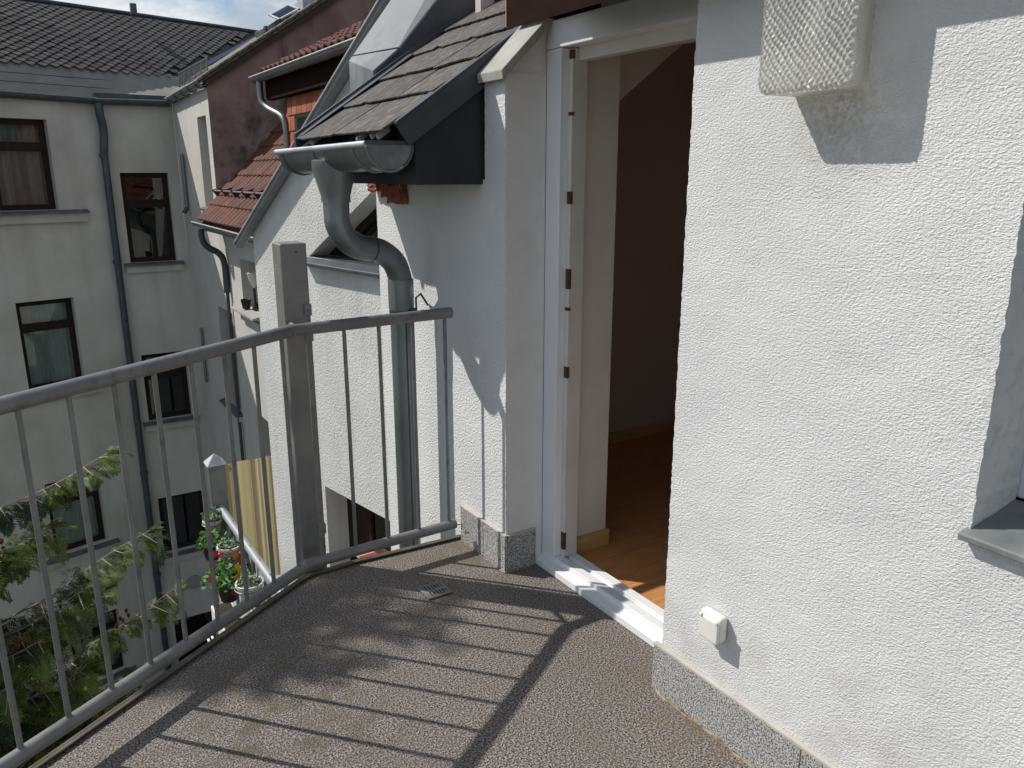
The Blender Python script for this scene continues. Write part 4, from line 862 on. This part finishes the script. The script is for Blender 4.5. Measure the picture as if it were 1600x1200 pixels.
pot('flower_pot', 'round white pot with grey-green succulents, between the herbs and the red flowers', (1.47, 7.50, -1.93), .11, .13, cream_pot, leaves((1.47, 7.50, -1.94), .12, 200, .02, 3, .5), leaf_s)
pf = pot('flower_pot', 'black pot of red, orange and yellow flowers with bushy green leaves', (1.39, 7.30, -2.20), .11, .20, dark_pot, leaves((1.39, 7.30, -2.20), .24, 520, .03, 4), leaf_g, False)
rg = random.Random(9)
for i, (dx, dy, dz, m) in enumerate([(-.13, .0, .17, fl_red), (-.08, .08, .24, fl_red), (-.17, -.05, .05, fl_pink), (-.1, .1, .10, fl_pink), (.09, .0, .22, fl_org), (.12, -.05, .17, fl_red), (.08, -.08, .13, fl_yel), (.10, -.10, .08, fl_yel), (.06, -.1, .03, fl_yel), (.11, -.05, .03, fl_yel), (.02, -.12, -.1, fl_red), (.14, .02, .18, fl_red), (-.02, .1, .2, fl_pink)]):
    c = Vector((1.39+dx, 7.28+dy, -2.16+dz)); mb = MB()
    for k in range(7):
        an = 2*pi*k/7; a = Vector((cos(an), .4*sin(an), sin(an)))*.032; b = Vector((0, -.012, 0)); s_ = Vector((-sin(an), 0, cos(an)))*.014
        mb.add([c, c+a*.6+s_, c+a+b, c+a*.6-s_], [(0, 1, 2, 3)])
    mb.build('flower', m, pf)
pot('flower_pot', 'nearest round white pot in a wire ring, filled with small succulents', (1.475, 6.78, -2.00), .12, .14, cream_pot, leaves((1.475, 6.78, -2.01), .12, 240, .018, 5, .4), leaf_s)
wt = thing('planter_box', 'long white planter box below the red flowers', 'planter', (1.3, 6.6, -2.7))
MB().box(1.26, 1.46, 6.4, 7.6, -2.76, -2.58).build('box', cream_pot, wt, bevel=.008); MB().box(1.28, 1.44, 6.42, 7.58, -2.5795, -2.575).build('soil', soil, wt)
leaves((1.36, 6.6, -2.55), .16, 220, .03, 6).build('plant', leaf_g, wt, kind='stuff')
for x in (1.16, 1.12): MB().tube([(x, 7.2, -2.62), (x, 5.6, -2.72)], .012, 6).build('hanger_rod', white_pvc, wt)

# ---------------------------------------------------------------- conifer beside the balcony
tr = thing('thuja_tree', 'dark green conifer with fresh yellow-green tips reaching below the railing at left', 'tree', (-1.75, 5.55, -10))
MB().tube([(-1.75, 5.55, -10), (-1.72, 5.52, -5), (-1.75, 5.50, 0), (-1.72, 5.5, 3.0), (-1.70, 5.5, 4.3)], [.22, .17, .11, .05, .01], 12).build('trunk', bark, tr, smooth=True)
rng = np.random.default_rng(5)
dark_v, tip_v, cone_v = [], [], []
twigs = MB()
def frond_pts():
    """one flat spray: list of 4-vertex leaflets in the local x (along) / y (side) plane"""
    q = []
    def seg(o, d, L_, w_):
        p = np.array([-d[1], d[0]])
        q.append([o, o+d*L_*.45+p*w_, o+d*L_, o+d*L_*.45-p*w_])
    for k in range(7):
        t = k/7; o = np.array([t, 0.]); seg(o, np.array([1., 0]), .2, .016)
        for sg_ in (-1, 1):
            an = sg_*(.85-.35*t); d = np.array([cos(an), sin(an)]); L_ = .50*(1-t)+.16
            seg(o, d, L_, .024)
            for m_ in (.35, .65):
                oo = o+d*L_*m_
                for s2 in (-1, 1):
                    a2 = an+s2*.75; seg(oo, np.array([cos(a2), sin(a2)]), L_*.42, .026)
    return np.array(q)
FR = frond_pts(); nF = FR.shape[0]
def frond(store, pos, d, size, droop=.25, roll=0.):
    d = np.array(d, float); d /= np.linalg.norm(d); s = np.cross(d, [0, 0, 1]); s /= (np.linalg.norm(s)+1e-6); u = np.cross(s, d)
    s2 = s*cos(roll)+u*sin(roll); u2 = np.cross(s2, d)
    x = FR[..., 0:1]; y = FR[..., 1:2]
    store.append(np.asarray(pos)+size*(x*d+y*s2+(-(droop*x*x)-.25*abs(y))*np.array([0, 0, 1.])+u2*(np.sin(x*9+y*7)*.03)))
def branch(a, b, n_side=16, fs=.22, tips=True, sag=.15, tw=.012):
    a, b = Vector(a), Vector(b); L_ = (b-a).length; pts = []
    for i in range(13):
        t = i/12; p = a.lerp(b, t); p.z -= sag*sin(pi*t)*L_*.5; p += Vector((noise.noise(p*3+Vector((a.z, 0, 0))), noise.noise(p*3+Vector((9, a.z, 0))), noise.noise(p*3+Vector((0, 9, a.z)))))*.05; pts.append(p)
    twigs.tube(pts, [tw*(1.15-t_/12) for t_ in range(13)], 5)
    for i in range(n_side):
        t = .12+.88*(i+.5)/n_side; k = min(11, int(t*12)); p = pts[k].lerp(pts[k+1], t*12-k); d = (pts[k+1]-pts[k]).normalized()
        for sgn in (-1, 1):
            sd = Vector((-d.y, d.x, 0)).normalized()*sgn
            sl = fs*(1.9-1.2*t)*random.uniform(.7, 1.3)
            dd = (d*.65+sd*random.uniform(.5, 1.1)+Vector((0, 0, random.uniform(-.85, .12)))).normalized()
            end = p+dd*sl*1.1
            twigs.tube([p, p.lerp(end, .5), end], [tw*.35, tw*.25, tw*.15], 4, False)
            for q in range(4):
                pp = p.lerp(end, .1+.3*q); out_ = t > .84 or (q == 3 and random.random() < .07)
                frond(tip_v if out_ and tips and random.random() < .75 else dark_v, pp, dd+Vector((random.uniform(-.5, .5), random.uniform(-.5, .5), random.uniform(-.9, .1))), fs*random.uniform(.5, .9), roll=random.uniform(-.6, .6))
        if random.random() < .22:
            for _ in range(7): cone_v.append(p+Vector((random.uniform(-.05, .05), random.uniform(-.05, .05), random.uniform(-.02, .06))))
    for q in range(5): frond(tip_v if tips else dark_v, pts[-1], (pts[-1]-pts[-3]).normalized()+Vector((random.uniform(-.4, .4), random.uniform(-.4, .4), random.uniform(-.3, .2))), fs*.7, roll=random.uniform(-.8, .8))
T = Vector((-1.73, 5.5, 0))
def tz(z): return T+Z*z
# boughs that reach into view
for (z, tip, n, fsz) in ((-.75, (.30, 4.62, .13), 22, .17), (-1.5, (.50, 4.88, -.46), 22, .17), (-2.0, (.60, 4.98, -.94), 20, .16), (-.9, (-.20, 4.25, -.12), 18, .19), (-1.2, (-.25, 4.6, -.35), 18, .19),
                         (-1.6, (-.1, 4.4, -.75), 20, .19), (-2.0, (.05, 4.6, -1.1), 20, .19), (-2.3, (.25, 4.8, -1.35), 20, .18), (-2.6, (-.05, 4.3, -1.6), 20, .19), (-2.9, (.25, 4.6, -1.9), 20, .19), (-1.9, (-.55, 4.0, -1.1), 18, .19),
                         (-1.2, (-.5, 4.1, -.45), 18, .19), (-3.2, (.0, 4.4, -2.2), 20, .2), (-2.6, (-.4, 3.9, -1.8), 18, .2), (-3.6, (.35, 4.8, -2.7), 20, .2), (-2.2, (.1, 5.2, -1.3), 18, .2), (-1.4, (-.1, 5.2, -.45), 18, .19),
    (-1.1, (.0, 4.75, -.25), 20, .2), (-1.5, (.12, 4.6, -.62), 20, .2), (-1.8, (-.25, 4.3, -.9), 20, .2), (-2.1, (-.1, 4.2, -1.35), 20, .2), (-2.4, (.0, 4.7, -1.6), 22, .2), (-2.8, (-.3, 4.2, -1.95), 20, .2), (-3.1, (.05, 4.5, -2.5), 22, .22), (-1.7, (.2, 5.0, -.85), 20, .18), (-2.3, (.35, 5.1, -1.6), 20, .18), (-1.3, (-.35, 4.3, -.2), 20, .19), (-3.4, (-.3, 4.1, -2.6), 20, .22), (-3.8, (.1, 4.5, -3.2), 20, .22),
    (-1.9, (-.45, 4.5, -.75), 26, .25), (-2.3, (-.4, 4.6, -1.2), 26, .25), (-2.7, (-.3, 4.6, -1.6), 26, .25), (-1.5, (-.5, 4.6, -.4), 26, .24), (-3.0, (-.1, 4.8, -2.1), 26, .25), (-2.5, (-.1, 4.9, -1.5), 24, .24), (-3.3, (-.6, 4.1, -2.2), 26, .25), (-2.1, (-.7, 4.0, -.9), 26, .25)):
    branch(tz(z), tip, n+5, fsz*.80, sag=.10)
# the rest of the crown: below and above
for i in range(70):
    z = -9.2+i*.128; an = i*2.399; R_ = 1.75-.02*i+random.uniform(-.25, .1)
    if z > -2.6: R_ = min(R_, 1.35)
    branch(tz(z-.3), T+Vector((cos(an)*R_, sin(an)*R_, z-.2)), 9, .34, tips=random.random() < .4)
for i in range(40):
    z = 0.1+i*.105; an = i*2.399+.5; R_ = max(.10, 1.1*(1-(z-.1)/4.3)+random.uniform(-.1, .08))
    branch(tz(z-.15), T+Vector((cos(an)*R_, sin(an)*R_, z+.1)), 6, .21-.020*z, tips=random.random() < .4, tw=.008)
for i in range(7):
    a_ = T+Vector((0, 0, 3.35+i*.08)); branch(a_, a_+Vector((-.42+.04*i, -.40+.03*i, .12+.02*i)), 6, .15, tips=False, tw=.007)
twigs.build('twigs', twig_m, tr)
def quads(name, store, m):
    V = np.concatenate([s.reshape(-1, 3) for s in store]); n = len(V)//4
    me_ = bpy.data.meshes.new(name); me_.vertices.add(len(V)); me_.vertices.foreach_set('co', V.astype(np.float32).ravel())
    me_.loops.add(4*n); me_.loops.foreach_set('vertex_index', np.arange(4*n, dtype=np.int32)); me_.polygons.add(n)
    me_.polygons.foreach_set('loop_start', np.arange(0, 4*n, 4, dtype=np.int32)); me_.polygons.foreach_set('loop_total', np.full(n, 4, dtype=np.int32)); me_.update(calc_edges=True)
    me_.materials.append(m); o = bpy.data.objects.new(name, me_); COL.objects.link(o); adopt(o, tr); print(name, n); return o
quads('crown', dark_v, thuja); quads('fresh_tips', tip_v, thuja_tip)
cm = MB()
for c in cone_v: cm.tube([c, c+Vector((0, 0, .018)), c+Vector((0, 0, .03))], [.006, .012, .004], 5)
cm.build('cones', cone_m, tr)
